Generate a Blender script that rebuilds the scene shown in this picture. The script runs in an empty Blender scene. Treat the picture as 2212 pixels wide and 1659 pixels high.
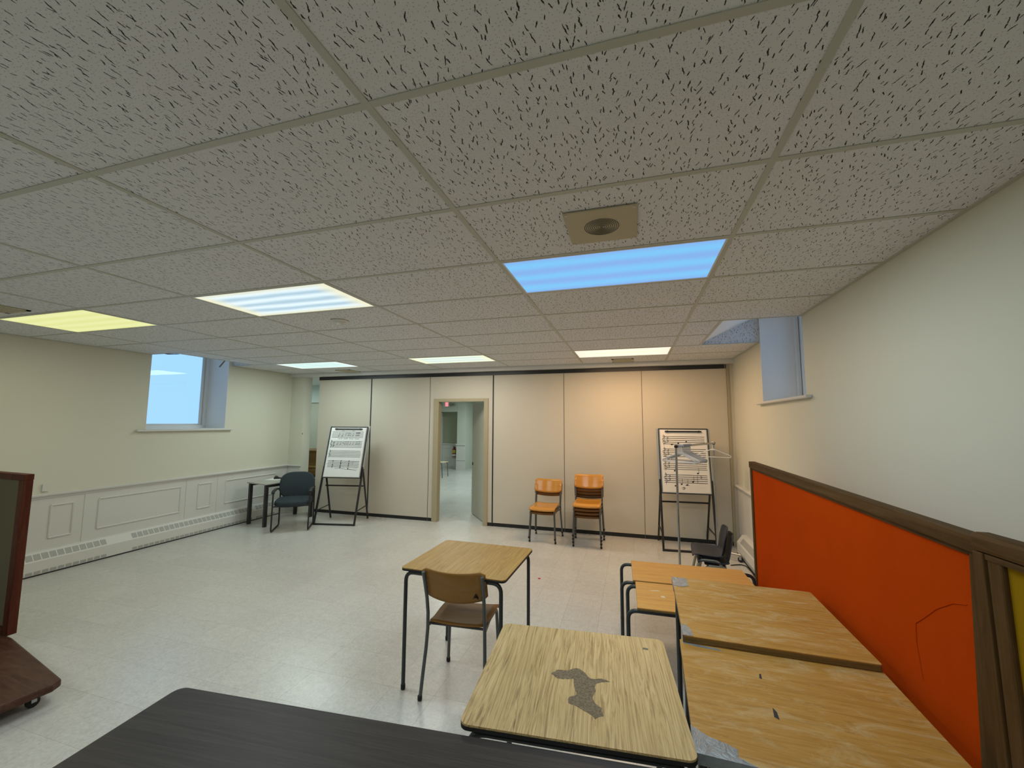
import bpy, bmesh, math, random
from mathutils import Vector, Matrix
random.seed(7)
SC = bpy.context.scene
COL = SC.collection
PI = math.pi
R_ = math.radians

# ------------------------------------------------------------------ camera
cam = bpy.data.cameras.new('camera')
cam.sensor_fit = 'HORIZONTAL'; cam.sensor_width = 36.0
cam.lens = 879.18 / 2212.0 * 36.0
cam.clip_start = 0.02
cam_o = bpy.data.objects.new('camera', cam); COL.objects.link(cam_o)
P_, Y_, RO_ = 0.0931, 0.2868, 0.0047
fwd = Vector((-math.sin(Y_)*math.cos(P_), math.cos(Y_)*math.cos(P_), math.sin(P_)))
rgt = Vector((math.cos(Y_), math.sin(Y_), 0)); upv = rgt.cross(fwd)
r2 = rgt*math.cos(RO_) + upv*math.sin(RO_); u2 = upv*math.cos(RO_) - rgt*math.sin(RO_)
CAM = Vector((0.7245, -0.9443, 1.7174))
M = Matrix.Identity(4)
for i in range(3):
    M[i][0] = r2[i]; M[i][1] = u2[i]; M[i][2] = -fwd[i]; M[i][3] = CAM[i]
cam_o.matrix_world = M
SC.camera = cam_o
# ------------------------------------------------------------------ world and exposure
w = bpy.data.worlds.new('World'); SC.world = w; w.use_nodes = True
bg = w.node_tree.nodes['Background']
bg.inputs[0].default_value = (0.33, 0.575, 0.92, 1); bg.inputs[1].default_value = 1.4
vs = SC.view_settings
vs.view_transform = 'Standard'; vs.look = 'None'; vs.gamma = 1.0; vs.use_curve_mapping = False
vs.exposure = 0.0
LAMP = 17.0          # watts of a neutral ceiling fixture

# ------------------------------------------------------------------ dimensions
XL, XR = -5.74, 2.14
YB, YF = -3.70, 5.60          # wall behind the camera, partition face
HC = 2.64                     # ceiling
TX, TY = 1.2192, 0.6096       # ceiling module

# ------------------------------------------------------------------ node helpers
class NT:
    def __init__(s, name):
        s.m = bpy.data.materials.new(name); s.m.use_nodes = True
        s.t = s.m.node_tree; s.b = s.t.nodes['Principled BSDF']; s.out = s.t.nodes['Material Output']
    def n(s, kind, **kw):
        o = s.t.nodes.new(kind)
        for k, v in kw.items(): setattr(o, k, v)
        return o
    def set(s, sock, v):
        if hasattr(v, 'is_linked') or isinstance(v, bpy.types.NodeSocket): s.t.links.new(v, sock)
        elif isinstance(v, (tuple, list)) and len(v) == 3 and sock.type == 'RGBA': sock.default_value = (*v, 1)
        else: sock.default_value = v
    def math(s, op, a, b=0.0, c=None, clamp=False):
        o = s.n('ShaderNodeMath', operation=op, use_clamp=clamp); s.set(o.inputs[0], a); s.set(o.inputs[1], b)
        if c is not None: s.set(o.inputs[2], c)
        return o.outputs[0]
    def vmath(s, op, a, b=(0, 0, 0)):
        o = s.n('ShaderNodeVectorMath', operation=op); s.set(o.inputs[0], a); s.set(o.inputs[1], b)
        return o.outputs[0]
    def mix(s, f, a, b):
        o = s.n('ShaderNodeMix', data_type='RGBA'); s.set(o.inputs[0], f); s.set(o.inputs[6], a); s.set(o.inputs[7], b)
        return o.outputs[2]
    def coord(s, kind='Object'):
        return s.n('ShaderNodeTexCoord').outputs[kind]
    def geo(s): return s.n('ShaderNodeNewGeometry').outputs['Position']
    def rnd(s): return s.n('ShaderNodeObjectInfo').outputs['Random']
    def mapv(s, v, scale=(1, 1, 1), rot=(0, 0, 0), loc=(0, 0, 0)):
        o = s.n('ShaderNodeMapping'); s.set(o.inputs[0], v)
        o.inputs[1].default_value = loc; o.inputs[2].default_value = rot; o.inputs[3].default_value = scale
        return o.outputs[0]
    def noise(s, v, scale=5, detail=4, rough=0.55, dist=0.0, out='Fac'):
        o = s.n('ShaderNodeTexNoise'); s.set(o.inputs['Vector'], v)
        o.inputs['Scale'].default_value = scale; o.inputs['Detail'].default_value = detail
        o.inputs['Roughness'].default_value = rough; o.inputs['Distortion'].default_value = dist
        return o.outputs[out]
    def ramp(s, f, stops):
        o = s.n('ShaderNodeValToRGB'); s.set(o.inputs[0], f); e = o.color_ramp.elements
        while len(e) < len(stops): e.new(0.5)
        for k, (p, c) in enumerate(stops):
            e[k].position = p; e[k].color = (*c, 1) if len(c) == 3 else c
        return o.outputs[0]
    def rng(s, f, a, b, c=0.0, d=1.0):
        o = s.n('ShaderNodeMapRange'); s.set(o.inputs[0], f)
        for i, v in enumerate((a, b, c, d)): o.inputs[i+1].default_value = v
        return o.outputs[0]
    def bump(s, h, strength=0.2, dist=0.01):
        o = s.n('ShaderNodeBump'); o.inputs['Strength'].default_value = strength
        o.inputs['Distance'].default_value = dist; s.set(o.inputs['Height'], h)
        s.t.links.new(o.outputs[0], s.b.inputs['Normal']); return o.outputs[0]
    def base(s, c=None, rough=None, metal=None, spec=None, coat=None):
        if c is not None: s.set(s.b.inputs['Base Color'], c)
        if rough is not None: s.set(s.b.inputs['Roughness'], rough)
        if metal is not None: s.set(s.b.inputs['Metallic'], metal)
        if spec is not None: s.set(s.b.inputs['Specular IOR Level'], spec)
        if coat is not None: s.b.inputs['Coat Weight'].default_value = coat; s.b.inputs['Coat Roughness'].default_value = 0.15
        return s.m

def plain(name, c, rough=0.5, metal=0.0, spec=0.5, var=0.06, scale=30, bump=0.0):
    t = NT(name); v = t.coord()
    n = t.noise(v, scale, 4)
    lo = tuple(max(0, x*(1-var)) for x in c); hi = tuple(min(1, x*(1+var)) for x in c)
    t.base(t.mix(n, lo, hi), rough, metal, spec)
    if bump: t.bump(n, bump, 0.002)
    return t.m

MAT = {}
# painted plaster: cream, with roller stipple
def paint(name, c, stip=0.12):
    t = NT(name); v = t.geo()
    big = t.noise(v, 0.9, 3); fine = t.noise(v, 160, 3)
    col = t.mix(big, tuple(x*0.965 for x in c), tuple(min(1, x*1.02) for x in c))
    t.base(col, 0.55, 0, 0.35); t.bump(fine, stip, 0.002); return t.m
MAT['wall'] = paint('cream_paint', (0.68, 0.665, 0.56))
MAT['farwall'] = paint('pale_green_paint', (0.60, 0.64, 0.56))
MAT['shaded_wall'] = paint('olive_grey_painted_shade', (0.36, 0.38, 0.27))  # dark tone carries the shade on the recessed far wall under the bulkhead
MAT['grey_wall'] = paint('grey_green_paint', (0.52, 0.58, 0.55))
MAT['trim'] = paint('off_white_trim_paint', (0.66, 0.65, 0.615), 0.05)
MAT['heater'] = paint('heater_enamel', (0.70, 0.69, 0.65), 0.03)
MAT['reveal'] = paint('white_reveal_paint', (0.88, 0.88, 0.87), 0.05)
MAT['slot'] = plain('heater_slot_fin', (0.40, 0.40, 0.375), 0.6)
MAT['deck'] = plain('plenum_concrete', (0.3, 0.3, 0.29), 0.9)
MAT['vinylwindow'] = plain('white_window_vinyl', (0.75, 0.77, 0.78), 0.35, var=0.02)
MAT['tee'] = plain('ceiling_tee_steel', (0.50, 0.505, 0.44), 0.45, 0.0, 0.4, var=0.03)
MAT['angle'] = plain('white_wall_angle', (0.74, 0.74, 0.72), 0.4, var=0.03)
MAT['black'] = plain('black_paint_metal', (0.018, 0.018, 0.02), 0.38, 0.0, 0.5, var=0.2)
MAT['rubber'] = plain('black_rubber', (0.015, 0.015, 0.016), 0.7, var=0.2)
MAT['greytube'] = plain('grey_enamel_tube', (0.105, 0.115, 0.12), 0.35, 0.3, 0.5, var=0.15, scale=60)
MAT['taupetube'] = plain('taupe_enamel_tube', (0.30, 0.29, 0.23), 0.35, 0.2, var=0.1)
MAT['darktube'] = plain('dark_green_grey_tube', (0.035, 0.042, 0.042), 0.33, 0.2, 0.5, var=0.2)
MAT['chrome'] = plain('worn_chrome', (0.42, 0.43, 0.44), 0.26, 0.9, var=0.1)
MAT['alum'] = plain('aluminium_rail', (0.55, 0.56, 0.56), 0.35, 0.8, var=0.06)
MAT['doorframe'] = plain('tan_door_frame_paint', (0.42, 0.36, 0.235), 0.45, var=0.05)
MAT['doorleaf'] = plain('grey_beige_door_paint', (0.46, 0.45, 0.37), 0.5, var=0.05, scale=8)
MAT['navy'] = plain('navy_polypropylene', (0.022, 0.028, 0.042), 0.5, var=0.12, scale=200, bump=0.1)
MAT['beigeplate'] = plain('beige_enamel_plate', (0.47, 0.42, 0.29), 0.5, var=0.04)
MAT['grille'] = plain('dark_grille', (0.13, 0.12, 0.09), 0.6)
MAT['smokewhite'] = plain('detector_plastic', (0.66, 0.64, 0.58), 0.5, var=0.03)
MAT['paper'] = plain('chart_paper', (0.80, 0.79, 0.77), 0.8, var=0.02, scale=12)
MAT['ink'] = plain('black_marker_ink', (0.012, 0.012, 0.014), 0.7, var=0.1)
MAT['hanger'] = plain('white_plastic_hanger', (0.66, 0.69, 0.74), 0.35, var=0.04)
MAT['hangergrey'] = plain('grey_plastic_hanger', (0.34, 0.37, 0.42), 0.35, var=0.06)
MAT['extred'] = plain('extinguisher_red', (0.32, 0.02, 0.012), 0.3)
MAT['extlabel'] = plain('extinguisher_label', (0.55, 0.47, 0.06), 0.6)
MAT['white'] = plain('white_plastic', (0.75, 0.74, 0.72), 0.4, var=0.02)
MAT['creamseat'] = plain('cream_laminate_seat', (0.70, 0.62, 0.42), 0.4)
MAT['tablegrey'] = plain('grey_laminate_top', (0.42, 0.42, 0.38), 0.4, var=0.05)
MAT['red'] = plain('red_plastic', (0.6, 0.03, 0.03), 0.4)

def fissured(name, c, dark):
    t = NT(name)
    v0 = t.coord()
    r = t.rnd()
    cx = t.n('ShaderNodeCombineXYZ'); t.set(cx.inputs[0], t.math('MULTIPLY', r, 37.1)); t.set(cx.inputs[1], t.math('MULTIPLY', r, 91.7))
    v = t.vmath('ADD', v0, cx.outputs[0])
    nz = t.noise(v, 70, 2, out='Color')
    dz = t.vmath('MULTIPLY', t.vmath('SUBTRACT', nz, (0.5, 0.5, 0.5)), (0.010, 0.002, 0))
    v = t.vmath('ADD', v, dz)
    tot = None
    for k, (S, l0, l1, wd, keep) in enumerate(((25.0, 0.006, 0.016, 0.00145, 0.18), (33.0, 0.004, 0.010, 0.0013, 0.45))):
        mv = t.vmath('MULTIPLY', t.vmath('ADD', v, (k*3.31, k*5.17, 0)), (S, S, 0))
        vo = t.n('ShaderNodeTexVoronoi', voronoi_dimensions='2D'); t.set(vo.inputs['Vector'], mv); vo.inputs['Scale'].default_value = 1.0
        vo.inputs['Randomness'].default_value = 0.95
        sp = t.n('ShaderNodeSeparateColor'); t.set(sp.inputs[0], vo.outputs['Color'])
        loc = t.vmath('MULTIPLY', t.vmath('SUBTRACT', mv, vo.outputs['Position']), (1/S, 1/S, 0))
        sx = t.n('ShaderNodeSeparateXYZ'); t.set(sx.inputs[0], loc)
        ang = t.math('MULTIPLY', t.math('SUBTRACT', sp.outputs[0], 0.5), 1.0)
        ca, sa = t.math('COSINE', ang), t.math('SINE', ang)
        xr = t.math('SUBTRACT', t.math('MULTIPLY', sx.outputs[0], ca), t.math('MULTIPLY', sx.outputs[1], sa))
        yr = t.math('ADD', t.math('MULTIPLY', sx.outputs[0], sa), t.math('MULTIPLY', sx.outputs[1], ca))
        hl = t.rng(sp.outputs[1], 0, 1, l0, l1)
        d = t.math('ADD', t.math('POWER', t.math('ABSOLUTE', t.math('DIVIDE', xr, wd)), 2.0), t.math('POWER', t.math('ABSOLUTE', t.math('DIVIDE', yr, hl)), 4.0))
        f = t.math('MULTIPLY', t.rng(d, 1.5, 0.6), t.math('GREATER_THAN', sp.outputs[2], keep))
        tot = f if tot is None else t.math('MAXIMUM', tot, f)
    vo = t.n('ShaderNodeTexVoronoi', voronoi_dimensions='2D'); t.set(vo.inputs['Vector'], v); vo.inputs['Scale'].default_value = 105
    sp = t.n('ShaderNodeSeparateColor'); t.set(sp.inputs[0], vo.outputs['Color'])
    pin = t.math('MULTIPLY', t.rng(vo.outputs['Distance'], 0.17, 0.08), t.math('GREATER_THAN', sp.outputs[1], 0.35))
    tot = t.math('MAXIMUM', tot, t.math('MULTIPLY', pin, 0.38))
    n2 = t.noise(v, 3, 3)
    cc = t.mix(n2, tuple(x*0.96 for x in c), tuple(min(1, x*1.03) for x in c))
    t.base(t.mix(tot, cc, dark), 0.9, 0, 0.1)
    fine = t.noise(v, 260, 2)
    h = t.math('SUBTRACT', t.math('MULTIPLY', fine, 0.25), tot)
    t.bump(h, 0.5, 0.003)
    return t.m
MAT['tile'] = fissured('fissured_mineral_tile', (0.75, 0.755, 0.775), (0.035, 0.034, 0.032))

def floormat():
    t = NT('beige_vinyl_composition_tile'); v = t.geo()
    isl = t.n('ShaderNodeNewGeometry').outputs['Random Per Island']
    rr = t.math('FRACT', t.math('ADD', t.math('MULTIPLY', t.rnd(), 13.7), isl))
    sp = t.noise(v, 62, 2, 0.6); sp2 = t.noise(v, 20, 2, 0.6)
    big = t.noise(v, 0.7, 4)
    mixed = t.math('ADD', t.math('MULTIPLY', sp, 0.6), t.math('MULTIPLY', sp2, 0.4))
    col = t.ramp(mixed, [(0.34, (0.50, 0.485, 0.455)), (0.50, (0.57, 0.558, 0.525)), (0.66, (0.64, 0.63, 0.60))])
    tone = t.rng(rr, 0, 1, 0.965, 1.03)
    tone2 = t.math('MULTIPLY', tone, t.rng(big, 0.3, 0.7, 0.96, 1.03))
    mul = t.n('ShaderNodeMix', data_type='RGBA', blend_type='MULTIPLY'); mul.inputs[0].default_value = 1.0
    t.set(mul.inputs[6], col)
    cmb = t.n('ShaderNodeCombineColor')
    for i in range(3): t.set(cmb.inputs[i], tone2)
    t.set(mul.inputs[7], cmb.outputs[0])
    col = mul.outputs[2]
    rough = t.rng(t.noise(v, 1.5, 3, 0.6), 0.3, 0.7, 0.26, 0.33)
    t.base(col, rough, 0, 0.7)
    t.bump(t.noise(v, 45, 3), 0.05, 0.004)
    return t.m
MAT['floor'] = floormat()
MAT['grout'] = plain('dark_joint', (0.10, 0.09, 0.075), 0.9)

def vinylcloth():
    t = NT('beige_vinyl_partition_fabric'); v = t.coord()
    a = t.noise(t.mapv(v, (1, 1, 6)), 60, 3); b = t.noise(t.mapv(v, (6, 1, 1)), 60, 3)
    f = t.math('ADD', t.math('MULTIPLY', a, 0.5), t.math('MULTIPLY', b, 0.5))
    col = t.mix(f, (0.57, 0.515, 0.425), (0.68, 0.625, 0.525))
    st = t.noise(v, 2.2, 5, 0.6)
    col = t.mix(t.rng(st, 0.62, 0.8, 0, 0.25), col, (0.48, 0.40, 0.29))
    t.base(col, 0.6, 0, 0.3); t.bump(f, 0.25, 0.002); return t.m
MAT['partition'] = vinylcloth()

def fabric(name, c1, c2, stain=None):
    t = NT(name); v = t.coord()
    f = t.noise(v, 380, 3, 0.7); g = t.noise(v, 4, 4)
    col = t.mix(f, c1, c2); col = t.mix(t.rng(g, 0.45, 0.75, 0, 0.3), col, c1)
    t.base(col, 0.95, 0, 0.03); t.bump(f, 0.5, 0.002)
    return t.m
MAT['orange'] = fabric('orange_burlap', (0.36, 0.036, 0.001), (0.56, 0.068, 0.003))
MAT['olive'] = fabric('olive_yellow_burlap', (0.24, 0.135, 0.004), (0.37, 0.22, 0.010))
MAT['greyfab'] = fabric('grey_olive_burlap', (0.15, 0.135, 0.085), (0.21, 0.19, 0.125))
MAT['upholstery'] = fabric('charcoal_teal_upholstery', (0.030, 0.040, 0.047), (0.060, 0.075, 0.085))

def wood(name, dark, mid, light, axis='y', s=1.0, rough=0.42, scuff=0.0, scuffcol=(0.6, 0.55, 0.42), coat=0.0, warp=1.0, contrast=1.0, spec=0.28):
    t = NT(name); v = t.coord()
    al = {'x': (1.6, 34, 34), 'y': (34, 1.6, 34), 'z': (34, 34, 1.6)}[axis]
    al = tuple(a*(s if a > 10 else min(s, 1.5)) for a in al)
    lo = {'x': (0.5, 6, 6), 'y': (6, 0.5, 6), 'z': (6, 6, 0.5)}[axis]
    wv = t.vmath('ADD', t.mapv(v, al), t.vmath('MULTIPLY', t.noise(t.mapv(v, lo), 1.0, 3, out='Color'), (5*warp, 5*warp, 5*warp)))
    g1 = t.noise(wv, 1.0, 5, 0.65, 0.6)
    g2 = t.noise(t.mapv(v, tuple(a*3.2 for a in al)), 1.0, 3, 0.6)
    f = t.math('ADD', t.math('MULTIPLY', g1, 0.72), t.math('MULTIPLY', g2, 0.28))
    h = 0.22/contrast
    col = t.ramp(f, [(0.5-h, dark), (0.5, mid), (0.5+h, light)])
    if scuff:
        sa = {'x': (5.0, 14, 14), 'y': (14, 5.0, 14), 'z': (14, 14, 5)}[axis]
        q = t.noise(t.mapv(v, sa, (0.1, 0.1, 0.15)), 0.9, 10, 0.78, 0.8)
        col = t.mix(t.rng(q, 0.48, 0.72, 0, scuff), col, scuffcol)
        q2 = t.noise(t.mapv(v, sa, (0, 0, 0.2), (4, 2, 1)), 2.0, 6, 0.7, 0.3)
        col = t.mix(t.rng(q2, 0.60, 0.78, 0, scuff*0.9), col, tuple(x*0.5 for x in dark))
    t.base(col, rough, 0, spec, coat); t.bump(f, 0.12, 0.002)
    return t.m
MAT['oakA'] = wood('oak_laminate_amber', (0.20, 0.105, 0.022), (0.39, 0.225, 0.055), (0.52, 0.325, 0.10), 'y', 4.0, 0.48, 0.10, warp=3.0, contrast=1.1)
MAT['oakB'] = wood('oak_laminate_pale', (0.20, 0.12, 0.042), (0.52, 0.365, 0.165), (0.68, 0.51, 0.265), 'y', 4.2, 0.42, 0.12, (0.5, 0.4, 0.26), warp=3.5, contrast=1.3)
MAT['plyD'] = wood('worn_plywood_brown', (0.27, 0.125, 0.020), (0.43, 0.22, 0.044), (0.55, 0.31, 0.08), 'x', 1.9, 0.5, 0.75, (0.60, 0.46, 0.25), warp=1.5, contrast=0.8)
MAT['plyC'] = wood('worn_plywood_orange', (0.44, 0.20, 0.04), (0.63, 0.325, 0.075), (0.74, 0.42, 0.115), 'x', 1.6, 0.45, 0.35, (0.56, 0.42, 0.2), warp=1.5, contrast=0.7)
MAT['plyedge'] = wood('plywood_edge', (0.10, 0.06, 0.018), (0.22, 0.14, 0.05), (0.33, 0.22, 0.09), 'x', 2.0, 0.6)
MAT['chairply'] = wood('varnished_orange_plywood', (0.40, 0.165, 0.022), (0.55, 0.245, 0.038), (0.63, 0.31, 0.06), 'x', 0.25, 0.25, 0.0, coat=0.35, contrast=0.7)
MAT['chairplyA'] = wood('varnished_brown_plywood', (0.20, 0.085, 0.015), (0.30, 0.14, 0.027), (0.36, 0.185, 0.045), 'x', 0.25, 0.45, 0.1, coat=0.0, contrast=0.7)
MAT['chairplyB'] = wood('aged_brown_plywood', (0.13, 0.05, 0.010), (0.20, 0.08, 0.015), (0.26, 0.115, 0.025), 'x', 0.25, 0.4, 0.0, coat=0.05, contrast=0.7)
MAT['darkwood'] = wood('dark_walnut_laminate', (0.012, 0.009, 0.009), (0.029, 0.022, 0.020), (0.052, 0.041, 0.037), 'x', 2.6, 0.45, 0.0, warp=1.5)
MAT['frame'] = wood('brown_stained_frame', (0.040, 0.019, 0.006), (0.085, 0.044, 0.015), (0.13, 0.074, 0.030), 'y', 0.8, 0.55, 0.12, (0.2, 0.13, 0.07), warp=0.6, spec=0.08)
MAT['framez'] = wood('brown_stained_post', (0.040, 0.019, 0.006), (0.085, 0.044, 0.015), (0.13, 0.074, 0.030), 'z', 0.8, 0.55, 0.12, (0.2, 0.13, 0.07), warp=0.6, spec=0.08)
MAT['mahogz'] = wood('mahogany_stained_post', (0.040, 0.009, 0.004), (0.088, 0.022, 0.011), (0.13, 0.04, 0.02), 'z', 0.6, 0.5, 0.15, (0.2, 0.1, 0.06), spec=0.12)
MAT['mahogx'] = wood('mahogany_stained_plank', (0.030, 0.010, 0.006), (0.066, 0.024, 0.013), (0.10, 0.042, 0.024), 'x', 0.6, 0.45, 0.3, (0.2, 0.12, 0.08))
MAT['piano'] = wood('oak_piano_wood', (0.10, 0.05, 0.012), (0.20, 0.105, 0.028), (0.28, 0.16, 0.05), 'x', 0.6, 0.4)

def chip():
    t = NT('exposed_chipboard'); v = t.coord()
    f = t.noise(v, 140, 5, 0.75)
    t.base(t.ramp(f, [(0.3, (0.12, 0.085, 0.05)), (0.5, (0.24, 0.185, 0.125)), (0.7, (0.34, 0.28, 0.20))]), 0.9, 0, 0.1)
    t.bump(f, 0.8, 0.004); return t.m
MAT['chip'] = chip()
def tapem():
    t = NT('silver_duct_tape'); v = t.coord()
    f = t.noise(v, 28, 5, 0.6, 1.5)
    t.base(t.mix(f, (0.16, 0.18, 0.195), (0.34, 0.37, 0.40)), 0.36, 0.3, 0.5); t.bump(f, 0.7, 0.006); return t.m
MAT['tape'] = tapem()

def glass():
    t = NT('window_pane_glass')
    tr = t.n('ShaderNodeBsdfTransparent'); tr.inputs[0].default_value = (0.94, 0.97, 0.98, 1)
    gl = t.n('ShaderNodeBsdfGlossy'); gl.inputs['Roughness'].default_value = 0.03
    fr = t.n('ShaderNodeFresnel'); fr.inputs[0].default_value = 1.3
    mx = t.n('ShaderNodeMixShader'); t.t.links.new(fr.outputs[0], mx.inputs[0])
    t.t.links.new(tr.outputs[0], mx.inputs[1]); t.t.links.new(gl.outputs[0], mx.inputs[2])
    t.t.links.new(mx.outputs[0], t.out.inputs[0]); return t.m
MAT['glass'] = glass()

def diffuser(name, lo, hi, tubes, endcol=None, strength=1.0):
    # prismatic lens of a fluorescent fixture: tubes run along local x and glow through it
    t = NT(name); v = t.coord()
    sx = t.n('ShaderNodeSeparateXYZ'); t.set(sx.inputs[0], v)
    wob = t.math('MULTIPLY', t.math('SUBTRACT', t.noise(t.mapv(v, (1.2, 3, 1)), 1.5, 2), 0.5), 0.06)
    yy = t.math('ADD', sx.outputs[1], wob)
    c = t.math('COSINE', t.math('MULTIPLY', yy, 2*PI*tubes/0.58), 0.0)
    f = t.math('MULTIPLY_ADD', c, -0.5 if tubes % 2 == 0 else 0.5, 0.5)
    col = t.mix(f, lo, hi)
    if endcol:
        e = t.rng(t.math('ABSOLUTE', sx.outputs[0]), 0.42, 0.57)
        e2 = t.rng(t.math('ABSOLUTE', sx.outputs[1]), 0.20, 0.285)
        col = t.mix(t.math('MAXIMUM', e, e2, clamp=True), col, endcol)
    t.base((0.12, 0.12, 0.12), 0.5, 0, 0.2)
    t.set(t.b.inputs['Emission Color'], col); t.b.inputs['Emission Strength'].default_value = strength
    return t.m
def emit(name, c, s):
    t = NT(name); t.base((0.5, 0.5, 0.5), 0.5); t.b.inputs['Emission Color'].default_value = (*c, 1); t.b.inputs['Emission Strength'].default_value = s
    return t.m

# ------------------------------------------------------------------ mesh helpers
class MB:
    def __init__(s): s.v = []; s.f = []
    def add(s, vs, fs):
        o = len(s.v); s.v += [tuple(p) for p in vs]; s.f += [tuple(i+o for i in f) for f in fs]; return s
    def box(s, x0, x1, y0, y1, z0, z1):
        return s.add([(x0,y0,z0),(x1,y0,z0),(x1,y1,z0),(x0,y1,z0),(x0,y0,z1),(x1,y0,z1),(x1,y1,z1),(x0,y1,z1)],
                     [(0,3,2,1),(4,5,6,7),(0,1,5,4),(1,2,6,5),(2,3,7,6),(3,0,4,7)])
    def prism(s, poly, h0, h1, axis='z'):
        # poly: list of 2D points (counter-clockwise); extruded along axis
        def P(a, b, h): return {'z': (a, b, h), 'y': (a, h, b), 'x': (h, a, b)}[axis]
        n = len(poly)
        vs = [P(a, b, h0) for a, b in poly] + [P(a, b, h1) for a, b in poly]
        fs = [tuple(range(n-1, -1, -1)), tuple(range(n, 2*n))] + [(i, (i+1) % n, n+(i+1) % n, n+i) for i in range(n)]
        return s.add(vs, fs)
    def tube(s, pts, r, seg=10, closed=False):
        pts = [Vector(p) for p in pts]; n = len(pts); rings = []
        rad = r if isinstance(r, (list, tuple)) else [r]*n
        prev = None
        for i, p in enumerate(pts):
            if closed: d = pts[(i+1) % n] - pts[i-1]
            else: d = pts[min(i+1, n-1)] - pts[max(i-1, 0)]
            d.normalize()
            if prev is None:
                a = Vector((0, 0, 1)) if abs(d.z) < 0.9 else Vector((1, 0, 0))
                u = d.cross(a).normalized()
            else:
                u = (prev - d*prev.dot(d)).normalized()
            prev = u; q = d.cross(u)
            k = 1.0
            if not closed and 0 < i < n-1:
                a = (pts[i]-pts[i-1]).normalized(); k = 1/max(0.5, a.dot(d))
            rings.append([p + (u*math.cos(2*PI*j/seg) + q*math.sin(2*PI*j/seg))*rad[i] for j in range(seg)])
        vs = [v for ring in rings for v in ring]; fs = []
        m = n if closed else n-1
        for i in range(m):
            for j in range(seg):
                a = i*seg+j; b = i*seg+(j+1) % seg; c = ((i+1) % n)*seg+(j+1) % seg; d = ((i+1) % n)*seg+j
                fs.append((a, b, c, d))
        if not closed: fs += [tuple(range(seg-1, -1, -1)), tuple((n-1)*seg+j for j in range(seg))]
        return s.add(vs, fs)
    def bar(s, p0, p1, w, h, up=(0, 0, 1)):
        p0 = Vector(p0); p1 = Vector(p1); d = (p1-p0).normalized(); u = Vector(up)
        a = d.cross(u); a = a.normalized() if a.length > 1e-4 else Vector((1, 0, 0)); b = a.cross(d)
        a = a*w/2; b = b*h/2
        vs = [p0-a-b, p0+a-b, p0+a+b, p0-a+b, p1-a-b, p1+a-b, p1+a+b, p1-a+b]
        return s.add(vs, [(0,3,2,1),(4,5,6,7),(0,1,5,4),(1,2,6,5),(2,3,7,6),(3,0,4,7)])
    def lathe(s, prof, seg=20, c=(0, 0, 0), axis='z'):
        vs = []; fs = []; n = len(prof)
        for r, h in prof:
            for j in range(seg):
                a = 2*PI*j/seg; x, y = r*math.cos(a), r*math.sin(a)
                p = {'z': (x, y, h), 'x': (h, x, y), 'y': (x, h, y)}[axis]
                vs.append((p[0]+c[0], p[1]+c[1], p[2]+c[2]))
        for i in range(n-1):
            for j in range(seg): fs.append((i*seg+j, i*seg+(j+1) % seg, (i+1)*seg+(j+1) % seg, (i+1)*seg+j))
        fs += [tuple(range(seg-1, -1, -1)), tuple((n-1)*seg+j for j in range(seg))]
        return s.add(vs, fs)
    def surf(s, fn, nu, nv):
        vs = [fn(i/nu, j/nv) for j in range(nv+1) for i in range(nu+1)]
        fs = [(j*(nu+1)+i, j*(nu+1)+i+1, (j+1)*(nu+1)+i+1, (j+1)*(nu+1)+i) for j in range(nv) for i in range(nu)]
        return s.add(vs, fs)
    def loft(s, rings):
        n = len(rings[0]); vs = [p for r in rings for p in r]; fs = []
        for i in range(len(rings)-1):
            for j in range(n): fs.append((i*n+j, i*n+(j+1) % n, (i+1)*n+(j+1) % n, (i+1)*n+j))
        fs += [tuple(range(n-1, -1, -1)), tuple((len(rings)-1)*n+j for j in range(n))]
        return s.add(vs, fs)
    def mesh(s, name, smooth=False):
        me = bpy.data.meshes.new(name); me.from_pydata([tuple(v) for v in s.v], [], s.f)
        bm = bmesh.new(); bm.from_mesh(me); bmesh.ops.recalc_face_normals(bm, faces=bm.faces); bm.to_mesh(me); bm.free()
        if smooth:
            me.polygons.foreach_set('use_smooth', [True]*len(me.polygons))
            me.set_sharp_from_angle(angle=R_(40))
        me.update(); return me
    def build(s, name, mat, parent=None, smooth=False, bevel=0.0, solid=0.0, loc=None, rot=None):
        me = s.mesh(name, smooth)
        return link(name, me, mat, parent, bevel, solid, loc, rot)
def link(name, me, mat, parent=None, bevel=0.0, solid=0.0, loc=None, rot=None):
    if mat is not None and not me.materials: me.materials.append(MAT[mat] if isinstance(mat, str) else mat)
    o = bpy.data.objects.new(name, me); COL.objects.link(o)
    if parent is not None: o.parent = parent
    if loc is not None: o.location = loc
    if rot is not None: o.rotation_euler = rot
    if solid:
        m = o.modifiers.new('solid', 'SOLIDIFY'); m.thickness = solid; m.offset = 0
    if bevel:
        m = o.modifiers.new('bevel', 'BEVEL'); m.width = bevel; m.segments = 2; m.limit_method = 'ANGLE'; m.angle_limit = R_(50)
    return o
def tag(o, label, cat, group=None):
    o['label'] = label; o['category'] = cat
    if group: o['group'] = group
    return o
def thing(name, label, cat, loc=(0, 0, 0), rz=0.0, group=None):
    o = bpy.data.objects.new(name, None); COL.objects.link(o)
    o.empty_display_size = 0.1; o.location = loc; o.rotation_euler = (0, 0, rz)
    return tag(o, label, cat, group)
def struct(o, label=None):
    o['kind'] = 'structure'
    if label: o['label'] = label
    return o
def empty_struct(name, label=None):
    o = bpy.data.objects.new(name, None); COL.objects.link(o); return struct(o, label)
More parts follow.
